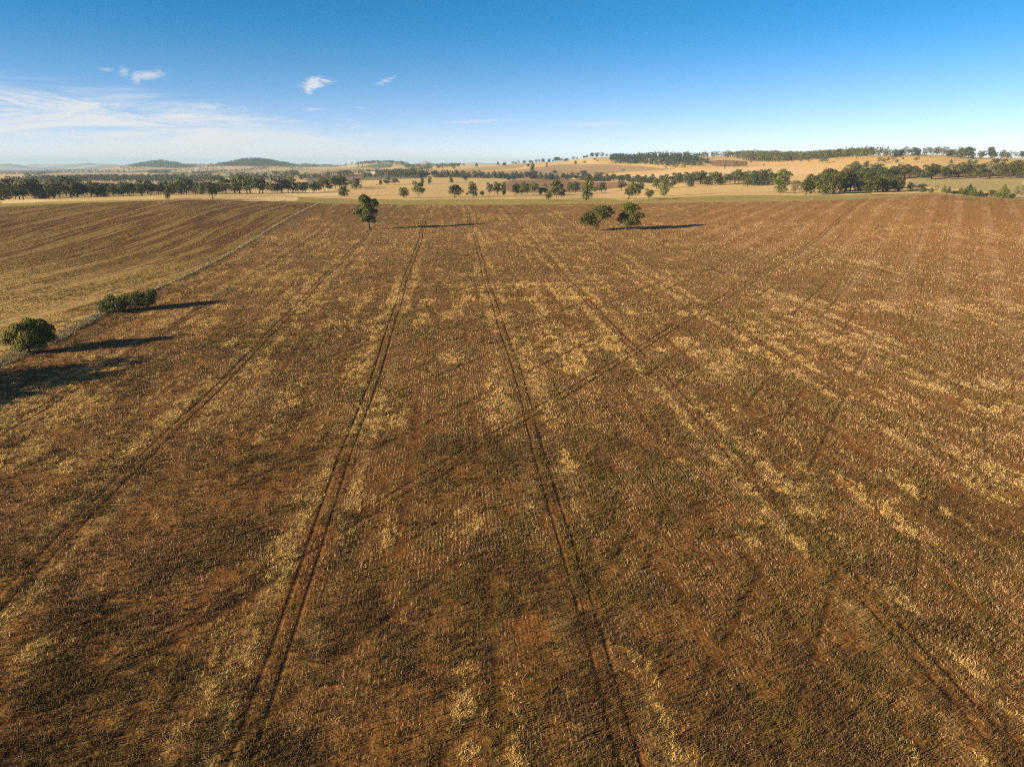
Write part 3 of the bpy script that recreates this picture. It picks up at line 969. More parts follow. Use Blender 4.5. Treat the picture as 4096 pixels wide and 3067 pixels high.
# twin-stemmed tree and its neighbour
b, k = metric((2388, 925))
s = k / 3.687
lob = lambda cx, cy, rx, rz, yy=0.0, ry=None: ((cx - 500) * s, yy, (535 - cy) * s, rx * s, (ry or rx) * s, rz * s)
LA = [lob(330, 350, 90, 75, 0), lob(290, 390, 60, 55, -.8), lob(390, 320, 85, 60, 1), lob(360, 420, 80, 55, -.8), lob(440, 380, 70, 70, .6), lob(460, 440, 55, 40, 0), lob(330, 400, 85, 50, .6)]
LB = [lob(560, 235, 120, 62, 0), lob(480, 250, 80, 55, -.9), lob(640, 255, 85, 62, .8), lob(690, 285, 50, 55, -.4), lob(620, 320, 75, 45, .8), lob(540, 300, 90, 55, -1)]
ex = limbs(LB, .42, (.55, 0, 4.6), (.12, 0, 0), np.random.default_rng(2)) + limbs(LA, .38, (-.9, 0, 2.6), (-.12, 0, 0), np.random.default_rng(3))
own_tree('gum_tree', 'spreading tree with two stems and two domed crowns in the brown field', 'tree', b, 13, LA + LB, 9000, .24, .3, None, ML['olive'], 502, extra=ex,
         group='pair of trees in the field')
b, k = metric((2505, 921))
s = k / 3.687
lob = lambda cx, cy, rx, rz, yy=0.0, ry=None: ((cx - 940) * s, yy, (520 - cy) * s, rx * s, (ry or rx) * s, rz * s)
LC = [lob(970, 190, 100, 55, 0), lob(900, 215, 70, 45, -.8), lob(1060, 220, 75, 55, .5), lob(985, 240, 90, 45, 1.2), lob(1100, 310, 80, 50, .3), lob(1140, 325, 45, 40, 0), lob(1030, 330, 70, 45, -1.6),
      lob(880, 330, 65, 50, .4), lob(840, 380, 50, 35, 0), lob(930, 350, 75, 55, 1.4), lob(950, 420, 80, 50, -1), lob(1050, 410, 75, 50, .8), lob(1110, 430, 45, 40, 0), lob(960, 455, 60, 30, .5), lob(950, 285, 85, 55, .6), lob(1010, 365, 95, 60, .8), lob(900, 400, 70, 45, -.6)]
own_tree('gum_tree', 'rounded tree with tiered crown beside the two-stemmed tree in the field', 'tree', b, 13.5, LC, 9500, .24, .55, (0, 0, 2.6), ML['olive'], 503,
         group='pair of trees in the field')
# round tree on the fence line, hedge-like clump beyond it
b, k = metric((118, 1412))
s = k / 2.458
lob = lambda cx, cy, rx, rz, yy=0.0, ry=None: ((cx - 285) * s, yy, (772 - cy) * s * .93, rx * s, (ry or rx) * s, rz * s)
LD = [lob(320, 500, 95, 60, 1), lob(240, 530, 85, 60, 0), lob(390, 520, 85, 65, .5), lob(440, 570, 70, 60, 0), lob(300, 580, 110, 80, -1.2), lob(190, 590, 80, 55, .6), lob(150, 640, 55, 42, 0),
      lob(250, 660, 100, 65, -.8), lob(370, 640, 110, 75, .6), lob(450, 650, 60, 50, 0), lob(230, 710, 80, 40, 0), lob(350, 700, 90, 45, -.5), lob(420, 600, 70, 70, 1.4), lob(300, 600, 90, 90, 1.8)]
LD = [(a, b_ * 1.3, c_ * .90, d_, e_ * 1.2, f_ * 1.0) for a, b_, c_, d_, e_, f_ in LD]
own_tree('round_tree', 'round yellow green tree on the fence line near the left edge', 'tree', b, 8, LD, 18000, .14, .24, (0, 0, 1.3), ML['lime'], 504, keep_low=.6, swell=.75)
b, k = metric((490, 1243))
s = k / 2.458
lob = lambda cx, cy, rx, rz, yy=0.0, ry=None: ((cx - 1205) * s, yy, (352 - cy) * s * .93, rx * s, (ry or rx) * s, rz * s)
LE = [lob(1060, 285, 55, 60, -.6), lob(1110, 275, 70, 65, 0), lob(1130, 215, 50, 50, .8), lob(1180, 270, 75, 70, -.5), lob(1230, 240, 75, 75, .5), lob(1300, 250, 85, 80, 0), lob(1350, 215, 70, 60, .8),
      lob(1420, 225, 75, 80, .4), lob(1450, 200, 50, 55, 1.2), lob(1390, 265, 80, 65, -.4), lob(1160, 310, 90, 40, -.8)]
LE = [(a, b_ * 1.5, c_ * .82, d_, e_ * 1.35, f_ * .88) for a, b_, c_, d_, e_, f_ in LE]
own_tree('shrub_clump', 'long hedge-like clump of dark green shrubs on the fence line', 'shrub', b, 5, LE, 14000, .14, .12, (0, 0, 1.0), ML['olive'], 505, keep_low=.9, cname='foliage', tname='stem', swell=.90)
# trees just outside the left edge, whose shadows fall into the view
for (bx, by, hh, ww, kd), lb in zip(((-107.5, 118.5, 9.0, 11.5, 'broad1'), (-106.5, 111.0, 8.5, 12.5, 'broad0'), (-105.5, 103.0, 7.0, 11, 'broad2')),
                                    ('broad tree on the fence line casting the long shadow next after the round tree', 'widest dark tree on the fence line, its shadow reaching the left edge', 'low tree on the fence line, nearest to the viewer')):
    tree((bx, by, float(height(bx, by))), hh, ww, kd, lb)

# ---- trees of the middle paddocks, each by itself
GP = 'scattered trees on the straw paddocks'
for t in [
    (1376, 787, 744, 41, 'leafy1', 'dark conifer-like tree at the corner of the bright cut straw'),
    (1425, 758, 714, 47, 'broad1', 'broad tree beside the white silo'),
    (1523, 741, 717, 17, 'leafy0', 'narrow tree just right of the hay bale'),
    (1551, 741, 711, 32, 'gum3', 'dark bushy tree in the middle of the three right of the silo'),
    (1581, 739, 713, 35, 'gum0', 'leaning tree, right end of the three right of the silo'),
    (1616, 792, 750, 46, 'broad1', 'low weeping gum with crown touching the straw, left of the tall gum'),
    (1675, 790, 724, 50, 'gum1', 'tall slender gum with bare trunk right of the lone field tree'),
    (1689, 735, 709, 15, 'leafy1', 'small narrow tree behind the tall slender gum'),
    (1719, 735, 706, 17, 'leafy0', 'narrow upright tree on the straw slope with nothing near it'),
    (1805, 732, 708, 17, 'leafy1', 'small dark upright tree below the cypress row'),
    (1860, 730, 689, 30, 'gum2', 'vase-shaped tree reaching up into the cypress row'),
    (1820, 792, 739, 60, 'broad0', 'wide dark gum left of the small green bush'),
    (1868, 780, 771, 12, 'shrub1', 'tiny bright green bush between two gums'),
    (1892, 787, 727, 46, 'leafy0', 'tall gum with a drooping right branch beside the tiny bush'),
    (1928, 783, 764, 18, 'shrub0', 'round dark bush between the drooping gum and the group of three'),
    (1959, 782, 730, 30, 'gum0', 'thin left tree of the group of three near the brown paddock corner'),
    (1990, 782, 727, 37, 'gum1', 'fullest tree of the group of three near the brown paddock corner'),
    (2017, 782, 730, 24, 'leafy2', 'narrow right tree of the group of three near the brown paddock corner'),
    (2063, 782, 733, 30, 'gum4', 'left end tree of the dense grove before the brown paddock'),
    (2088, 780, 727, 56, 'broad2', 'largest leafy tree of the dense grove before the brown paddock'),
    (2108, 778, 734, 36, 'broad0', 'dark tree behind the largest one in the grove'),
    (2134, 779, 730, 42, 'gum5', 'many-stemmed tree in the right half of the grove'),
    (2162, 779, 750, 18, 'leafy1', 'small dark tree at the right end of the grove'),
    (2180, 778, 736, 30, 'gum3', 'tree standing between the grove and the two tall gums'),
    (2194, 803, 768, 38, 'gum2', 'small leaning tree standing alone on the green strip'),
    (2224, 795, 717, 60, 'gum1', 'big tall gum with straight dark trunk before the brown paddock'),
    (2243, 797, 742, 42, 'gum3', 'dark gum close to the right of the big tall one'),
    (2279, 775, 731, 28, 'gum0', 'slim gum on the brown paddock edge'),
    (2303, 774, 727, 38, 'gum4', 'many-stemmed gum on the brown paddock edge'),
    (2346, 801, 705, 56, 'leafy2', 'tallest gum, leafy down its thick trunk, on the green strip'),
    (2379, 776, 746, 24, 'gum5', 'small round gum right of the tallest one'),
    (2406, 768, 730, 42, 'broad1', 'round-headed tree on the far side of the brown paddock'),
    (2485, 763, 724, 41, 'gum2', 'round tree on a thin trunk at the brown paddock end'),
    (2515, 796, 743, 40, 'gum1', 'left tree of the close pair with pale trunks on the tan paddock'),
    (2538, 800, 730, 48, 'gum5', 'right and taller tree of the close pair on the tan paddock'),
    (2558, 769, 720, 42, 'gum3', 'tree standing behind the close pair on the tan paddock'),
    (2595, 800, 755, 37, 'gum0', 'small vase-shaped gum with a long shadow on the tan paddock'),
    (2625, 757, 714, 36, 'gum4', 'pale-trunked gum left of the leafy green one'),
    (2658, 785, 706, 50, 'leafy2', 'bright green gum, leafy to the ground, with a long shadow'),
    (2690, 752, 717, 32, 'gum2', 'round gum just behind the leafy green one'),
    (2655, 735, 698, 46, 'gum0', 'tall gum rising behind the leafy green one at the row'),
    (2761, 748, 712, 29, 'cypress0', 'dense dark cypress standing before the long gum row'),
    (2989, 747, 704, 41, 'broad2', 'yellow green gum standing out in front of the long gum row'),
    (3120, 773, 686, 56, 'leafy2', 'bright green leaning gum left of the dense clump'),
    (3179, 776, 721, 38, 'brown0', 'brownish gum on several stems left of the dense clump'),
    (3223, 782, 718, 62, 'gum2', 'wide gum with white trunk at the left front of the dense clump'),
    (3462, 782, 737, 40, 'gum4', 'small olive gum standing out before the dense clump'),
    (3589, 768, 709, 54, 'broad1', 'wide olive gum at the right end of the dense clump'),
    (3522, 759, 712, 46, 'grey0', 'pale grey-green gum in the right half of the dense clump'),
    (3503, 712, 652, 36, 'leafy0', 'tall yellow green gum rising above the dense clump'),
    (672, 797, 741, 22, 'leafy2', 'small green tree, leafy to the ground, alone on the left field brow'),
    (850, 797, 728, 48, 'gum2', 'gum with leaning bare trunk standing on the left field brow')]:
    px_tree(*t, group=GP)
GH = 'single trees on the golden hill'
for t in [
    (2129, 696, 650, 22, 'leafy0', 'tall narrow gum rising out of the cypress row'),
    (2142, 702, 684, 30, 'broad0', 'low dark tree at the foot of the tall narrow gum'),
    (2219, 698, 680, 28, 'gum2', 'round gum behind the cypress row, right of the tall narrow gum'),
    (2335, 712, 681, 33, 'gum4', 'grey-topped gum rising behind the cypress row'),
    (2392, 717, 689, 44, 'broad1', 'wide domed gum at the break in the cypress row'),
    (2034, 721, 695, 20, 'cypress0', 'left of two dark cypresses in front of the cypress row'),
    (2054, 720, 697, 19, 'cypress1', 'right of two dark cypresses in front of the cypress row'),
    (1906, 671, 653, 14, 'gum0', 'lone tree on the golden slope nearest the left end of the hill'),
    (1854, 662, 654, 11, 'broad0', 'small tree on the crest at the left end of the hill'),
    (1817, 679, 664, 12, 'gum3', 'small tree below the crest at the left end of the hill'),
    (1992, 661, 645, 12, 'cypress0', 'pointed dark tree at the left end of the crest grove'),
    (2016, 662, 648, 16, 'cypress1', 'second dark tree of the crest grove'),
    (2113, 671, 655, 14, 'broad0', 'round dark bush-like tree on the olive slope'),
    (2187, 670, 651, 8, 'leafy1', 'thin upright tree on the grey paddock top'),
    (2302, 659, 642, 14, 'broad2', 'round green tree on the golden knob'),
    (2339, 656, 643, 18, 'grey1', 'greyish round tree on the golden knob'),
    (2379, 642, 631, 11, 'gum3', 'small tree high on the golden knob'),
    (2390, 646, 637, 7, 'cypress1', 'tiny dark tree high on the golden knob'),
    (2491, 693, 672, 20, 'sparse0', 'nearly leafless vase-shaped tree on the grey paddock'),
    (3421, 679, 645, 40, 'leafy2', 'big dense green tree with two heads on the right slope'),
    (3464, 671, 644, 21, 'leafy1', 'upright green tree right of the two-headed one'),
    (3486, 668, 655, 16, 'brown1', 'dark low tree right of the upright green one'),
    (3291, 654, 631, 38, 'grey0', 'grey bushy tree below the ridge wood'),
    (3054, 664, 657, 8, 'broad0', 'tiny lone tree on the pale slope'),
    (3170, 652, 638, 12, 'sparse0', 'thin leafless-looking tree below the ridge wood'),
    (3233, 653, 640, 11, 'sparse0', 'small pale tree below the ridge wood'),
    (3200, 650, 633, 16, 'grey1', 'pale bush left of the grey bushy tree'),
    (3520, 654, 628, 24, 'grey0', 'pale tree at the left of the sloping group on the right hill'),
    (3536, 652, 632, 12, 'brown0', 'brownish tree in the sloping group on the right hill'),
    (3550, 646, 630, 14, 'gum2', 'olive tree in the sloping group on the right hill'),
    (3574, 641, 628, 20, 'grey1', 'grey tree at the right of the sloping group on the right hill'),
    (3586, 654, 638, 13, 'gum0', 'single round tree below the sloping group on the right hill'),
    (3595, 660, 655, 8, 'shrub0', 'small shrub on the slope below the single round tree'),
    (3611, 638, 630, 7, 'shrub1', 'little shrub high on the right hill slope'),
    (3665, 648, 624, 18, 'brown1', 'brown tree at the lower edge of the right hill wood'),
    (3803, 654, 637, 13, 'cypress2', 'dark upright tree below the right hill wood'),
    (3836, 668, 652, 17, 'cypress1', 'rounded dark cypress on the right slope'),
    (3850, 660, 648, 12, 'broad0', 'small dark tree behind the rounded cypress'),
    (3865, 668, 646, 22, 'grey1', 'grey gum beside the rounded cypress on the right slope'),
    (3878, 653, 638, 17, 'gum3', 'dark round tree upslope of the grey gum'),
    (3904, 649, 640, 12, 'gum4', 'small round tree with a long shadow, upper right slope')]:
    px_tree(*t, group=GH)
GC = 'cypresses and bushes along the right field edge'
for t in [
    (3690, 770, 752, 20, 'shrub1', 'low bright shrub at the left end of the cypress line'),
    (3724, 772, 748, 15, 'cypress2', 'plump green cypress left of the dead tree'),
    (3746, 773, 738, 14, 'sparse0', 'thin pale sapling between two cypresses'),
    (3775, 771, 740, 19, 'cypress2', 'tall pointed cypress behind the dead tree'),
    (3794, 773, 744, 15, 'cypress0', 'pointed cypress just right of the dead tree'),
    (3816, 777, 763, 26, 'shrub0', 'flat dark shrub between the pointed cypress and the big clump'),
    (3842, 777, 750, 22, 'cypress2', 'rounded green cypress at the left of the big clump'),
    (3874, 783, 737, 36, 'cypress1', 'tallest cypress of the big clump'),
    (3892, 785, 750, 28, 'cypress2', 'broad cypress at the right of the big clump'),
    (3856, 782, 756, 24, 'shrub1', 'rounded bush in front of the big cypress clump'),
    (3918, 787, 760, 26, 'cypress1', 'low broad cypress left of the pale dead pole'),
    (3945, 786, 772, 22, 'shrub0', 'dark shrub at the foot of the pale dead pole'),
    (3966, 787, 760, 26, 'broad0', 'round dark bush right of the pale dead pole'),
    (3988, 790, 770, 24, 'shrub1', 'leafy shrub left of the tall green cypress'),
    (4012, 792, 739, 38, 'cypress2', 'tall wide green cypress near the right edge'),
    (4048, 794, 774, 22, 'shrub0', 'low dark shrub left of the last grey tree'),
    (4074, 794, 743, 44, 'grey0', 'last grey-green tree at the right edge'),
    (3640, 766, 730, 34, 'gum2', 'olive tree at the left start of the cypress line'),
    (3660, 768, 738, 26, 'sparse0', 'sparse yellowish tree at the left start of the cypress line'),
    (3684, 762, 735, 30, 'gum4', 'round olive tree behind the low bright shrub')]:
    px_tree(*t, group=GC)

# ---- rows: every tree of a row, counted from its left end
ORD = ['first', 'second', 'third', 'fourth', 'fifth', 'sixth', 'seventh', 'eighth', 'ninth', 'tenth', 'eleventh', 'twelfth', 'thirteenth', 'fourteenth', 'fifteenth',
       'sixteenth', 'seventeenth', 'eighteenth', 'nineteenth', 'twentieth'] + ['twenty-' + q for q in ('first', 'second', 'third', 'fourth', 'fifth', 'sixth', 'seventh', 'eighth', 'ninth')] + \
      ['thirtieth'] + ['thirty-' + q for q in ('first', 'second', 'third', 'fourth', 'fifth', 'sixth', 'seventh', 'eighth', 'ninth')] + ['fortieth'] + \
      ['forty-' + q for q in ('first', 'second', 'third', 'fourth', 'fifth', 'sixth', 'seventh', 'eighth', 'ninth')]
LOOK = dict(gum='olive gum', broad='broad dark gum', leafy='leafy gum', cypress='dark cypress', grey='grey-green gum', brown='brownish gum', sparse='sparse gum', shrub='shrub')
TIT = dict(gum4='olive gum', gum1='bright green gum', gum5='bright green gum', gum3='dark gum', broad2='broad green gum', broad1='broad olive gum', cypress2='bright green cypress', leafy1='dark leafy gum')
def row(where, group, pts, n, kinds, hpx, seed, jx=8, jd=0.02, wide=(.75, 1.15), D=None, even=False):
    """n trees along the photo line pts [(x, base y or distance)], tree height in photo pixels"""
    rr = random.Random(seed)
    xs = np.linspace(pts[0][0], pts[-1][0], n)
    items = []
    for i, x in enumerate(xs):
        x = x + rr.uniform(-jx, jx)
        q = float(np.interp(x, [p[0] for p in pts], [p[1] for p in pts]))
        items.append((x, q, rr.choice(kinds), rr.uniform(.82, 1.15) if even else rr.choice((.66, .8, .9, 1.0, 1.1, 1.2)) * rr.uniform(.92, 1.06), rr.uniform(*wide)))
    items.sort()
    for i, (x, q, kd, hf, wf) in enumerate(items):
        if D:
            p = at(x, q * (1 + rr.uniform(-jd, jd)))
        else:
            p = ground(x, q)
            d0 = math.hypot(p[0], p[1]) * (1 + rr.uniform(-jd, jd))
            p = at(x, d0)
        d = math.hypot(p[0], p[1])
        hp = float(np.interp(x, [a for a, _ in hpx], [a for _, a in hpx])) * hf
        h = hp / F * d * 1.02
        look = TIT.get(kd, LOOK[kd.rstrip('0123456789')])
        size = 'tall ' if hf > 1.08 else ('small ' if hf < .86 else '')
        tree(p, h, h * wf, kd, '%s%s, %s from left %s' % (size, look, ORD[i], where), group)

GUMS = ['gum0', 'gum1', 'gum2', 'gum3', 'gum4', 'gum5', 'broad0', 'broad1', 'broad2']
row("in the row behind the left field", 'gum row behind the left field brow', [(0, 745), (230, 755), (460, 770), (700, 800), (860, 830)], 30, GUMS + ['leafy0', 'leafy1', 'cypress2'],
    [(0, 60), (200, 51), (450, 47), (700, 45), (860, 38)], 21, jx=12, jd=.05, wide=(.8, 1.2), D=True)
row("in the row by the bright straw", 'gum row by the bright straw', [(880, 850), (1060, 850), (1250, 900)], 16, GUMS, [(880, 42), (960, 52), (1100, 50), (1250, 52)], 22, jx=8, jd=.03, wide=(.85, 1.2), D=True)
row('in the row ending at the silo', 'gum row ending at the silo', [(1250, 768), (1400, 750)], 11, GUMS, [(1250, 46), (1400, 36)], 23, jx=7, jd=.04, wide=(.8, 1.2))
row("in the cypress row below the hill", 'cypress row at the hill foot', [(1640, 708), (1800, 711), (2040, 714), (2200, 717), (2400, 727)], 42,
    ['cypress0', 'cypress1', 'cypress0', 'cypress1', 'gum3', 'broad0'], [(1640, 24), (2000, 24), (2400, 25)], 24, jx=6, jd=.02, wide=(1.0, 1.45), even=True)
row("in the cypress row's right half", 'cypress row right of the tallest gum', [(2410, 727), (2500, 729), (2610, 732)], 14, ['cypress0', 'cypress1', 'broad0'], [(2410, 25), (2610, 26)], 25, jx=5, jd=.02, wide=(1.0, 1.4), even=True)
row("in the row before the tan slope", 'long gum row before the tan slope', [(2690, 735), (2780, 738), (3000, 738), (3130, 735)], 26, GUMS + ['cypress0', 'leafy1'], [(2690, 34), (2800, 42), (2950, 46), (3130, 46)], 26, jx=7, jd=.04, wide=(.8, 1.2), even=True)
row('in the dense clump on the right', 'dense gum clump on the right', [(3240, 776), (3330, 772), (3450, 768), (3560, 764), (3600, 766)], 22, GUMS + ['leafy2'], [(3240, 58), (3330, 74), (3450, 66), (3600, 46)], 27, jx=10, jd=.06, wide=(.8, 1.2), even=True)
row("in the row under the right hill", 'gum row below the right hill', [(3400, 722), (3600, 716), (3750, 713), (3950, 712), (4110, 711)], 28, ['gum0', 'gum2', 'gum3', 'gum4', 'broad0', 'broad1', 'grey1'], [(3400, 48), (3600, 40), (3750, 42), (3950, 44), (4110, 50)], 28, jx=9, jd=.04, wide=(.9, 1.35), even=True)
row('on the ridge of the right hill', 'trees on the right ridge', [(3560, 624), (3700, 620), (3850, 632), (4060, 633)], 22, ['broad0', 'broad1', 'leafy1', 'grey1', 'brown1', 'broad0', 'gum3'], [(3560, 22), (3700, 26), (3900, 30), (4060, 24)], 29, jx=8, jd=.04, wide=(.8, 1.2))
row("on the golden knob's crest", 'trees on the golden knob crest', [(2290, 636), (2380, 628), (2440, 630)], 9, ['gum3', 'broad1', 'brown0', 'broad0'], [(2290, 14), (2440, 16)], 30, jx=5, jd=.01, wide=(.8, 1.2))
row("on the low crest before the knob", 'trees on the low crest', [(2030, 661), (2120, 652), (2210, 650), (2275, 642)], 18, ['leafy1', 'brown0', 'broad0', 'broad1'], [(2030, 10), (2120, 15), (2275, 13)], 31, jx=7, jd=.02, wide=(.8, 1.3))

# bare dead trees
def dead_tree(px, top, label, seed, lean=0.0, twigs=9, r=.22, mat=None):
    p = ground(*px)
    d = math.hypot(p[0], p[1])
    r_ = ray(px[0], top)
    H = CAMZ + d * r_[2] / math.hypot(r_[0], r_[1]) - p[2]
    rg = np.random.default_rng(seed)
    root = link('dead_tree', None)
    root.location = p
    root['label'] = label
    root['category'] = 'dead tree'
    tv, tf = tubes_geo([[(0, 0, -.2, r * 1.4), (lean * .2, 0, H * .2, r), (lean * .6, 0, H * .6, r * .7), (lean, 0, H, r * .2)]], 7)
    link('trunk', np_mesh('trunk', tv, tf), [mat or M_bark], root)
    for i in range(twigs):
        z = H * rg.uniform(.35, .95)
        a = rg.uniform(0, 6.28)
        l = H * rg.uniform(.12, .30)
        pth = [(lean * z / H, 0, z, r * .4), (lean * z / H + math.cos(a) * l * .6, math.sin(a) * l * .6, z + l * .25, r * .22), (lean * z / H + math.cos(a) * l, math.sin(a) * l, z + l * .8, r * .08)]
        tv, tf = tubes_geo([pth], 5)
        link('branch', np_mesh('branch', tv, tf), [mat or M_bark], root)
dead_tree((3777, 806), 757, 'bare dead tree with broken branches standing at the right field edge', 61, .5, 12, .26)
dead_tree((3954, 789), 760, 'thin pale dead trunk like a pole among the cypresses', 62, .2, 4, .2, M_pale)

# ------------------------------------------------------------------ woods (each reads as one mass)
class Wood:
    def __init__(s, seed): s.rg = np.random.default_rng(seed); s.v, s.f, s.n = [], [], 0
    def put(s, x, y, h, wf=.85, leaves=55, con=False):
        z = float(height(x, y))
        w = h * wf / 2
        rg = s.rg
        if con:
            L = [(x, y, z + h * t, w * (1.05 - t), w * (1.05 - t), h * .2) for t in (.2, .45, .7, .88)]
        else:
            L = [(x + rg.normal(0, .35) * w, y + rg.normal(0, .35) * w, z + h * t, w * .68, w * .68, h * .22) for t in (.38, .55, .72, .78)]
        v, f = crown_geo(L, leaves, h * .085, rg, .45, .7)
        s.v.append(v); s.f.append(f + s.n); s.n += len(v)
        t = h * .03
        tv = np.array([[x - t, y, z - .3], [x + t, y, z - .3], [x + t, y, z + h * .5], [x - t, y, z + h * .5], [x, y - t, z - .3], [x, y + t, z - .3], [x, y + t, z + h * .5], [x, y - t, z + h * .5]])
        s.v.append(tv); s.f.append(np.array([[0, 1, 2, 3], [4, 5, 6, 7]]) + s.n); s.n += 8
    def build(s, name, mat):
        me = np_mesh(name, np.concatenate(s.v), np.concatenate(s.f), False)
        return link(name, me, [mat], kind='stuff')

def fill(w, poly_px, n, hm, con=0.0, wf=(.7, 1.0), leaves=55, hv=.25):
    """n trees of about hm metres spread over the ground seen inside a photo polygon"""
    rg = w.rg
    ps = np.array([ground(*p) for p in poly_px])
    A = np.arctan2(ps[:, 0], ps[:, 1])
    L = np.log(np.hypot(ps[:, 0], ps[:, 1]))
    poly = list(zip(A, L))
    out = 0
    while out < n:
        a = rg.uniform(A.min(), A.max(), 400)
        l = np.log(rg.uniform(math.exp(L.min()), math.exp(L.max()), 400))
        ok = inside(a, l, poly)
        for aa, ll in zip(a[ok], l[ok]):
            d = math.exp(ll)
            w.put(math.sin(aa) * d, math.cos(aa) * d, hm * rg.uniform(1 - hv, 1 + hv), rg.uniform(*wf), leaves, rg.uniform() < con)
            out += 1
            if out >= n: break

def belt(w, pts, n, hm, con=0.0, depth=.03, wf=(.8, 1.2), leaves=45):
    """a belt of trees along a photo line"""
    rg = w.rg
    P = np.array([ground(*p) for p in pts])
    t = np.linspace(0, 1, len(pts))
    for q in rg.uniform(0, 1, n):
        x, y = np.interp(q, t, P[:, 0]), np.interp(q, t, P[:, 1])
        k = 1 + rg.normal(0, depth)
        x, y = x * k, y * k
        w.put(x, y, hm * rg.uniform(.7, 1.25), rg.uniform(*wf), leaves, rg.uniform() < con)

w = Wood(71)
fill(w, [(2430, 648), (2460, 618), (2540, 612), (2660, 618), (2770, 636), (2830, 652), (2815, 664), (2700, 664), (2640, 663), (2560, 658), (2440, 655)], 420, 17, .75)
w.build('cypress_wood', ML['cyp'])
w = Wood(72)
fill(w, [(2640, 622), (2680, 612), (2800, 611), (2880, 622), (2930, 634), (3000, 650), (3130, 648), (3300, 637), (3560, 622), (3560, 614), (3300, 618), (3080, 620), (2900, 615), (2760, 606), (2660, 608)], 520, 17, .25, wf=(.9, 1.3))
belt(w, [(2640, 622), (2760, 622), (2960, 624)], 90, 14, depth=.05)
belt(w, [(2660, 665), (2720, 670), (2760, 668), (2840, 662)], 30, 12)
belt(w, [(2890, 667), (2960, 664), (3010, 654)], 14, 11)
belt(w, [(3300, 636), (3450, 628), (3560, 622), (3700, 619), (3820, 626), (3960, 634), (4060, 634)], 80, 13, depth=.06, wf=(1.0, 1.4))
w.build('ridge_wood', ML['gum'])
w = Wood(73)
belt(w, [(480, 676), (560, 670), (640, 664), (760, 672), (860, 670)], 160, 14, leaves=30)
belt(w, [(740, 668), (860, 664), (960, 660)], 120, 13, leaves=30)
fill(w, [(500, 668), (560, 654), (640, 645), (720, 658), (790, 668), (640, 674)], 900, 17, leaves=30)
fill(w, [(860, 664), (930, 650), (1010, 640), (1080, 645), (1150, 658), (1180, 664), (1040, 666), (940, 668)], 900, 16, leaves=30)
w.build('hill_wood', ML['dark'])
w = Wood(74)
for pts, n, h in (([(770, 698), (900, 690), (1060, 676), (1270, 665)], 150, 13), ([(1290, 661), (1420, 660), (1480, 652), (1600, 654), (1640, 664)], 110, 14),
                  ([(1430, 664), (1500, 652), (1560, 650), (1620, 662)], 80, 14),
                  ([(1640, 690), (1700, 680), (1800, 668), (1840, 664)], 110, 13), ([(1620, 672), (1680, 668), (1780, 664)], 80, 14),
                  ([(600, 692), (760, 684), (900, 680)], 60, 13), ([(1160, 676), (1220, 670), (1270, 668)], 30, 12),
                  ([(590, 694), (680, 693)], 40, 16), ([(100, 706), (160, 701), (235, 695)], 45, 13), ([(240, 694), (420, 691), (520, 688)], 45, 12),
                  ([(0, 700), (120, 693), (300, 690)], 60, 12), ([(300, 690), (450, 682), (600, 678)], 60, 12), ([(0, 690), (200, 686), (420, 682)], 60, 12),
                  ([(700, 700), (850, 696)], 25, 12), ([(1020, 668), (1160, 664)], 30, 12), ([(1180, 664), (1330, 662)], 60, 13)):
    belt(w, pts, int(n * 1.6), h, leaves=30)
w.build('distant_trees', ML['dark'])
w = Wood(76)
for i in range(210):
    p = at(w.rg.uniform(-40, 880), w.rg.uniform(820, 1150))
    w.put(p[0], p[1], 12 * w.rg.uniform(.6, 1.2), w.rg.uniform(.9, 1.3), 110)
w.build('brow_wood', ML['gum'])
w = Wood(75)
fill(w, [(90, 735), (110, 722), (300, 716), (520, 712), (800, 714), (900, 722), (880, 734), (500, 730), (250, 735)], 650, 13, .2, leaves=45)
for pts, n, h in (([(110, 728), (300, 722), (480, 716), (700, 716), (880, 716)], 150, 14), ([(270, 718), (420, 712), (560, 713), (700, 709)], 70, 12),
                  ([(620, 712), (720, 706), (850, 704)], 60, 12), ([(0, 735), (120, 730), (260, 728)], 50, 13), ([(860, 728), (960, 722), (1100, 722), (1250, 717)], 80, 13),
                  ([(920, 712), (1000, 707), (1150, 700), (1195, 700)], 110, 14), ([(930, 724), (1050, 717), (1180, 714)], 60, 13),
                  ([(1195, 714), (1270, 712), (1330, 704), (1420, 706)], 60, 12), ([(1310, 704), (1440, 696), (1560, 694), (1640, 692)], 90, 13),
                  ([(1450, 710), (1560, 707), (1640, 708)], 70, 14), ([(1500, 702), (1640, 700), (1800, 700), (1900, 702)], 70, 12)):
    belt(w, pts, n, h, con=.2, leaves=45)
w.build('woodland_belts', ML['gum'])


# ------------------------------------------------------------------ farm things
def plain(name, c, rough=.6, metal=0.0, nscale=3.0):
    mt, g, bs = new_mat(name, rough)
    nz = g.noise(g.n('ShaderNodeTexCoord').outputs['Object'], nscale, 4)
    g.put(bs.inputs['Base Color'], g.scale(g.mix(nz, c, tuple(q * .8 for q in c)), 1.0))
    bs.inputs['Metallic'].default_value = metal
    return mt
M_white = plain('white_painted_steel', (.78, .78, .76), .45)
M_roof = plain('pale_roof_sheet', (.55, .55, .54), .4)
M_wall = plain('cream_wall', (.55, .50, .42))
M_hay = plain('old_hay', (.24, .16, .08), .95)
M_post = plain('weathered_post', (.22, .18, .14), .9)
M_wire = plain('fence_wire', (.30, .28, .26), .5, .6)
M_blue = plain('water_tank_paint', (.30, .33, .38), .6)

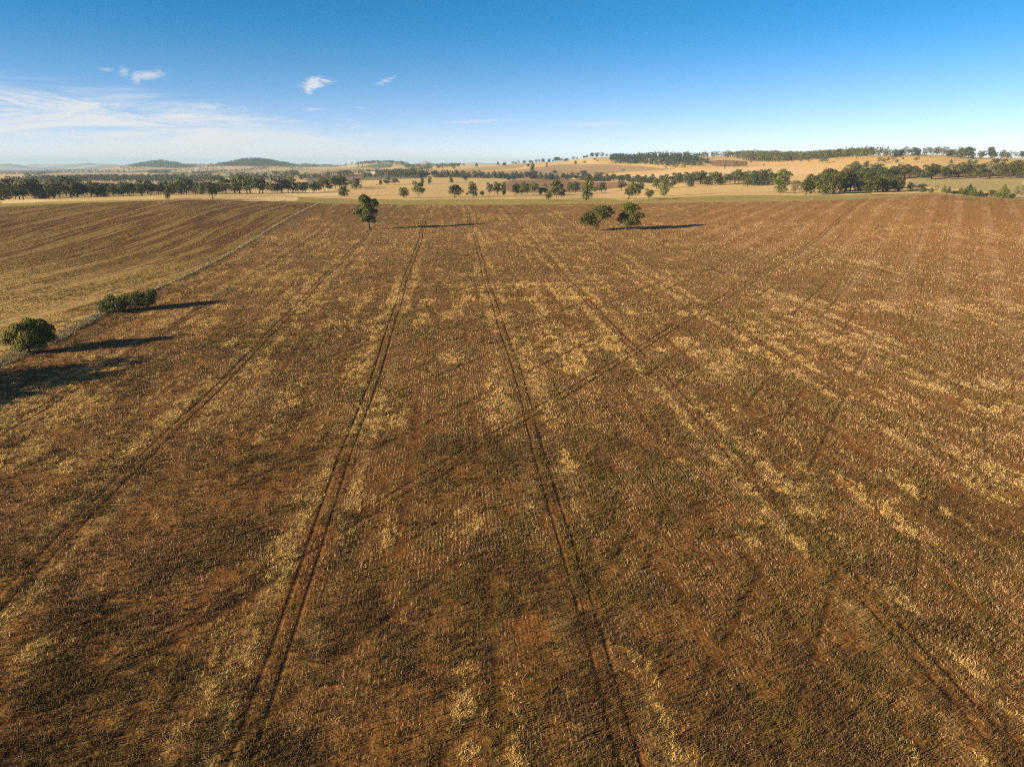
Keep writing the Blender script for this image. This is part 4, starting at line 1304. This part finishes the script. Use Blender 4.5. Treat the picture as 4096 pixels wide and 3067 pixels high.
def lathe(prof, n=20):
    V, Fc = [], []
    for r, z in prof:
        for i in range(n):
            a = 2 * math.pi * i / n
            V.append((r * math.cos(a), r * math.sin(a), z))
    for j in range(len(prof) - 1):
        for i in range(n):
            Fc.append((j * n + i, j * n + (i + 1) % n, (j + 1) * n + (i + 1) % n, (j + 1) * n + i))
    return np.array(V), np.array(Fc)

def thing(name, label, cat, p, rz=0.0, group=None):
    o = link(name, None)
    o.location = p
    o.rotation_euler = (0, 0, rz)
    o['label'] = label
    o['category'] = cat
    if group: o['group'] = group
    return o
p = ground(1443, 746)
si = thing('grain_silo', 'small white grain silo beside the broad tree on the straw paddock', 'silo', p)
v, f = lathe([(.01, 1.0), (.5, 1.0), (1.55, 2.2), (1.55, 4.6), (1.5, 4.75)]); link('tank', np_mesh('tank', v, f), [M_white], si)
v, f = lathe([(1.68, 4.6), (1.6, 4.8), (.35, 5.7), (.3, 6.0), (.01, 6.05)]); link('roof', np_mesh('roof', v, f), [M_roof], si)
for a in (0.8, 2.37, 3.94, 5.5):
    v, f = tubes_geo([[(math.cos(a) * 1.5, math.sin(a) * 1.5, -.1, .09), (math.cos(a) * 1.5, math.sin(a) * 1.5, 2.4, .09)]]); link('leg', np_mesh('leg', v, f), [M_white], si)
p = ground(1507, 742)
hb = thing('hay_bale', 'old brown round hay bale on the straw paddock right of the silo', 'hay bale', p, .5)
v, f = lathe([(.01, -.75), (.8, -.75), (.9, -.6), (.9, .6), (.8, .75), (.01, .75)]); v = v[:, [0, 2, 1]] * [1, 1, 1] + [0, 0, .85]
link('bale', np_mesh('bale', v * 1.25, f, True), [M_hay], hb)
p = ground(1909, 725)
wt = thing('water_tank', 'small bluish water tank on the straw slope above the drooping gum', 'water tank', p)
v, f = lathe([(1.25, -.1), (1.3, 2.0), (1.2, 2.1)]); link('tank', np_mesh('tank', v, f), [M_blue], wt)
v, f = lathe([(1.4, 2.08), (.2, 2.6), (.01, 2.62)]); link('lid', np_mesh('lid', v, f), [M_roof], wt)

def building(px, label, Lx, Ly, hw, hr, rz, name='farm_building', wallm=None, D=None):
    p = ground(*px) if D is None else at(px[0], D)
    b = thing(name, label, 'building', p, rz, 'farm buildings among the trees')
    a, c = Lx / 2, Ly / 2
    v = np.array([(-a, -c, -.5), (a, -c, -.5), (a, c, -.5), (-a, c, -.5), (-a, -c, hw), (a, -c, hw), (a, c, hw), (-a, c, hw), (-a, 0, hw + hr * .98), (a, 0, hw + hr * .98)])
    me = bpy.data.meshes.new('wall')
    me.from_pydata([tuple(q) for q in v], [], [(0, 1, 5, 4), (1, 2, 6, 9, 5), (2, 3, 7, 6), (3, 0, 4, 8, 7)])
    link('wall', me, [wallm or M_wall], b)
    e, t = .5, .18
    me = bpy.data.meshes.new('roof')
    rv = []
    for s in (-1, 1):
        for z in (0.02, t):
            rv += [(-a - e, s * (c + e), hw - hr * e / c + z), (a + e, s * (c + e), hw - hr * e / c + z), (a + e, 0, hw + hr + z), (-a - e, 0, hw + hr + z)]
    fs = []
    for k in (0, 8):
        fs += [(k, k + 1, k + 2, k + 3), (k + 4, k + 5, k + 6, k + 7), (k, k + 1, k + 5, k + 4), (k + 1, k + 2, k + 6, k + 5), (k + 3, k, k + 4, k + 7)]
    me.from_pydata(rv, [], fs)
    link('roof', me, [M_roof], b)
    dm = bpy.data.meshes.new('door')
    dm.from_pydata([(-1, -c - .05, -.3), (1, -c - .05, -.3), (1, -c - .05, 2.2), (-1, -c - .05, 2.2)], [], [(0, 1, 2, 3)])
    link('door', dm, [M_post], b)
building((1490, 697), 'long low shed with pale roof in the tree belt left of the golden hill', 42, 14, 4, 3, -.1, 'farm_shed')
building((1106, 710), 'white farmhouse half hidden by trees left of the orchard', 18, 10, 4, 3, .5)
building((1068, 712), 'pale shed among the trees beside the white farmhouse', 26, 12, 4, 2.5, .2, 'farm_shed')
building((944, 707), 'small cream cottage at the left end of the dark plantation', 14, 9, 3.5, 3, .8)
building((535, 688), 'far white homestead on the pink plain below the dark hill', 30, 16, 7, 5, .4)
building((790, 681), 'tiny pale house among far trees right of the dark hill', 26, 14, 6, 4, .1)
building((390, 714), 'low pale house at the trees before the pink plain', 18, 10, 4, 3, -.3)

# wire fence along the verge
root = thing('wire_fence', 'old post and wire fence running up the grey grassy verge on the left', 'fence', (FENCE[1][0], FENCE[1][1], float(height(*FENCE[1]))))
seg = np.linalg.norm(np.diff(FENCE[1:], axis=0), axis=1)
cum = np.concatenate([[0], np.cumsum(seg)])
npost = 96
rp = random.Random(5)
post_me = []
for q in range(3):
    hh = (1.25, 1.15, 1.35)[q]
    v, f = tubes_geo([[(0, 0, -.3, .075), (.01 * q, 0, hh * .5, .07), (.03 * (q - 1), 0, hh, .065), (.03 * (q - 1), 0, hh + .01, .01)]], 6)
    me = np_mesh('post', v, f); me.materials.append(M_post); post_me.append(me)
tops = []
for i in range(npost):
    dd = cum[-1] * i / (npost - 1)
    x, y = np.interp(dd, cum, FENCE[1:, 0]), np.interp(dd, cum, FENCE[1:, 1])
    z = float(height(x, y))
    o = link('post', post_me[i % 3], parent=root)
    o.location = (x - root.location.x, y - root.location.y, z - root.location.z)
    o.rotation_euler = (rp.uniform(-.05, .05), rp.uniform(-.05, .05), rp.uniform(0, 6))
    tops.append((x - root.location.x, y - root.location.y, z - root.location.z))
for hz in (.35, .7, 1.05):
    v, f = tubes_geo([[(a, b_, c_ + hz, .006) for a, b_, c_ in tops]], 3)
    link('wire', np_mesh('wire', v, f), [M_wire], root)

# ------------------------------------------------------------------ the air
zmin, zmax = float(GZ.min()), max(float(GZ.max()), CAMZ) + 24
hv = 25000.0
me = bpy.data.meshes.new('haze')
vv = [(x, y, z) for z in (zmin - 1, zmax) for x, y in ((-hv, -hv), (hv, -hv), (hv, hv), (-hv, hv))]
me.from_pydata(vv, [], [(3, 2, 1, 0), (4, 5, 6, 7), (0, 1, 5, 4), (1, 2, 6, 5), (2, 3, 7, 6), (3, 0, 4, 7)])
mt = bpy.data.materials.new('haze')
mt.use_nodes = True
nt = mt.node_tree
nt.nodes.clear()
vo = nt.nodes.new('ShaderNodeVolumePrincipled')
vo.inputs['Color'].default_value = (0.37, 0.57, 0.85, 1)
vo.inputs['Density'].default_value = 6.5e-5
vo.inputs['Anisotropy'].default_value = 0.0
on = nt.nodes.new('ShaderNodeOutputMaterial')
nt.links.new(vo.outputs[0], on.inputs['Volume'])
link('haze', me, [mt], kind='stuff')
print('GRID', NA, ND, 'z', zmin, zmax)
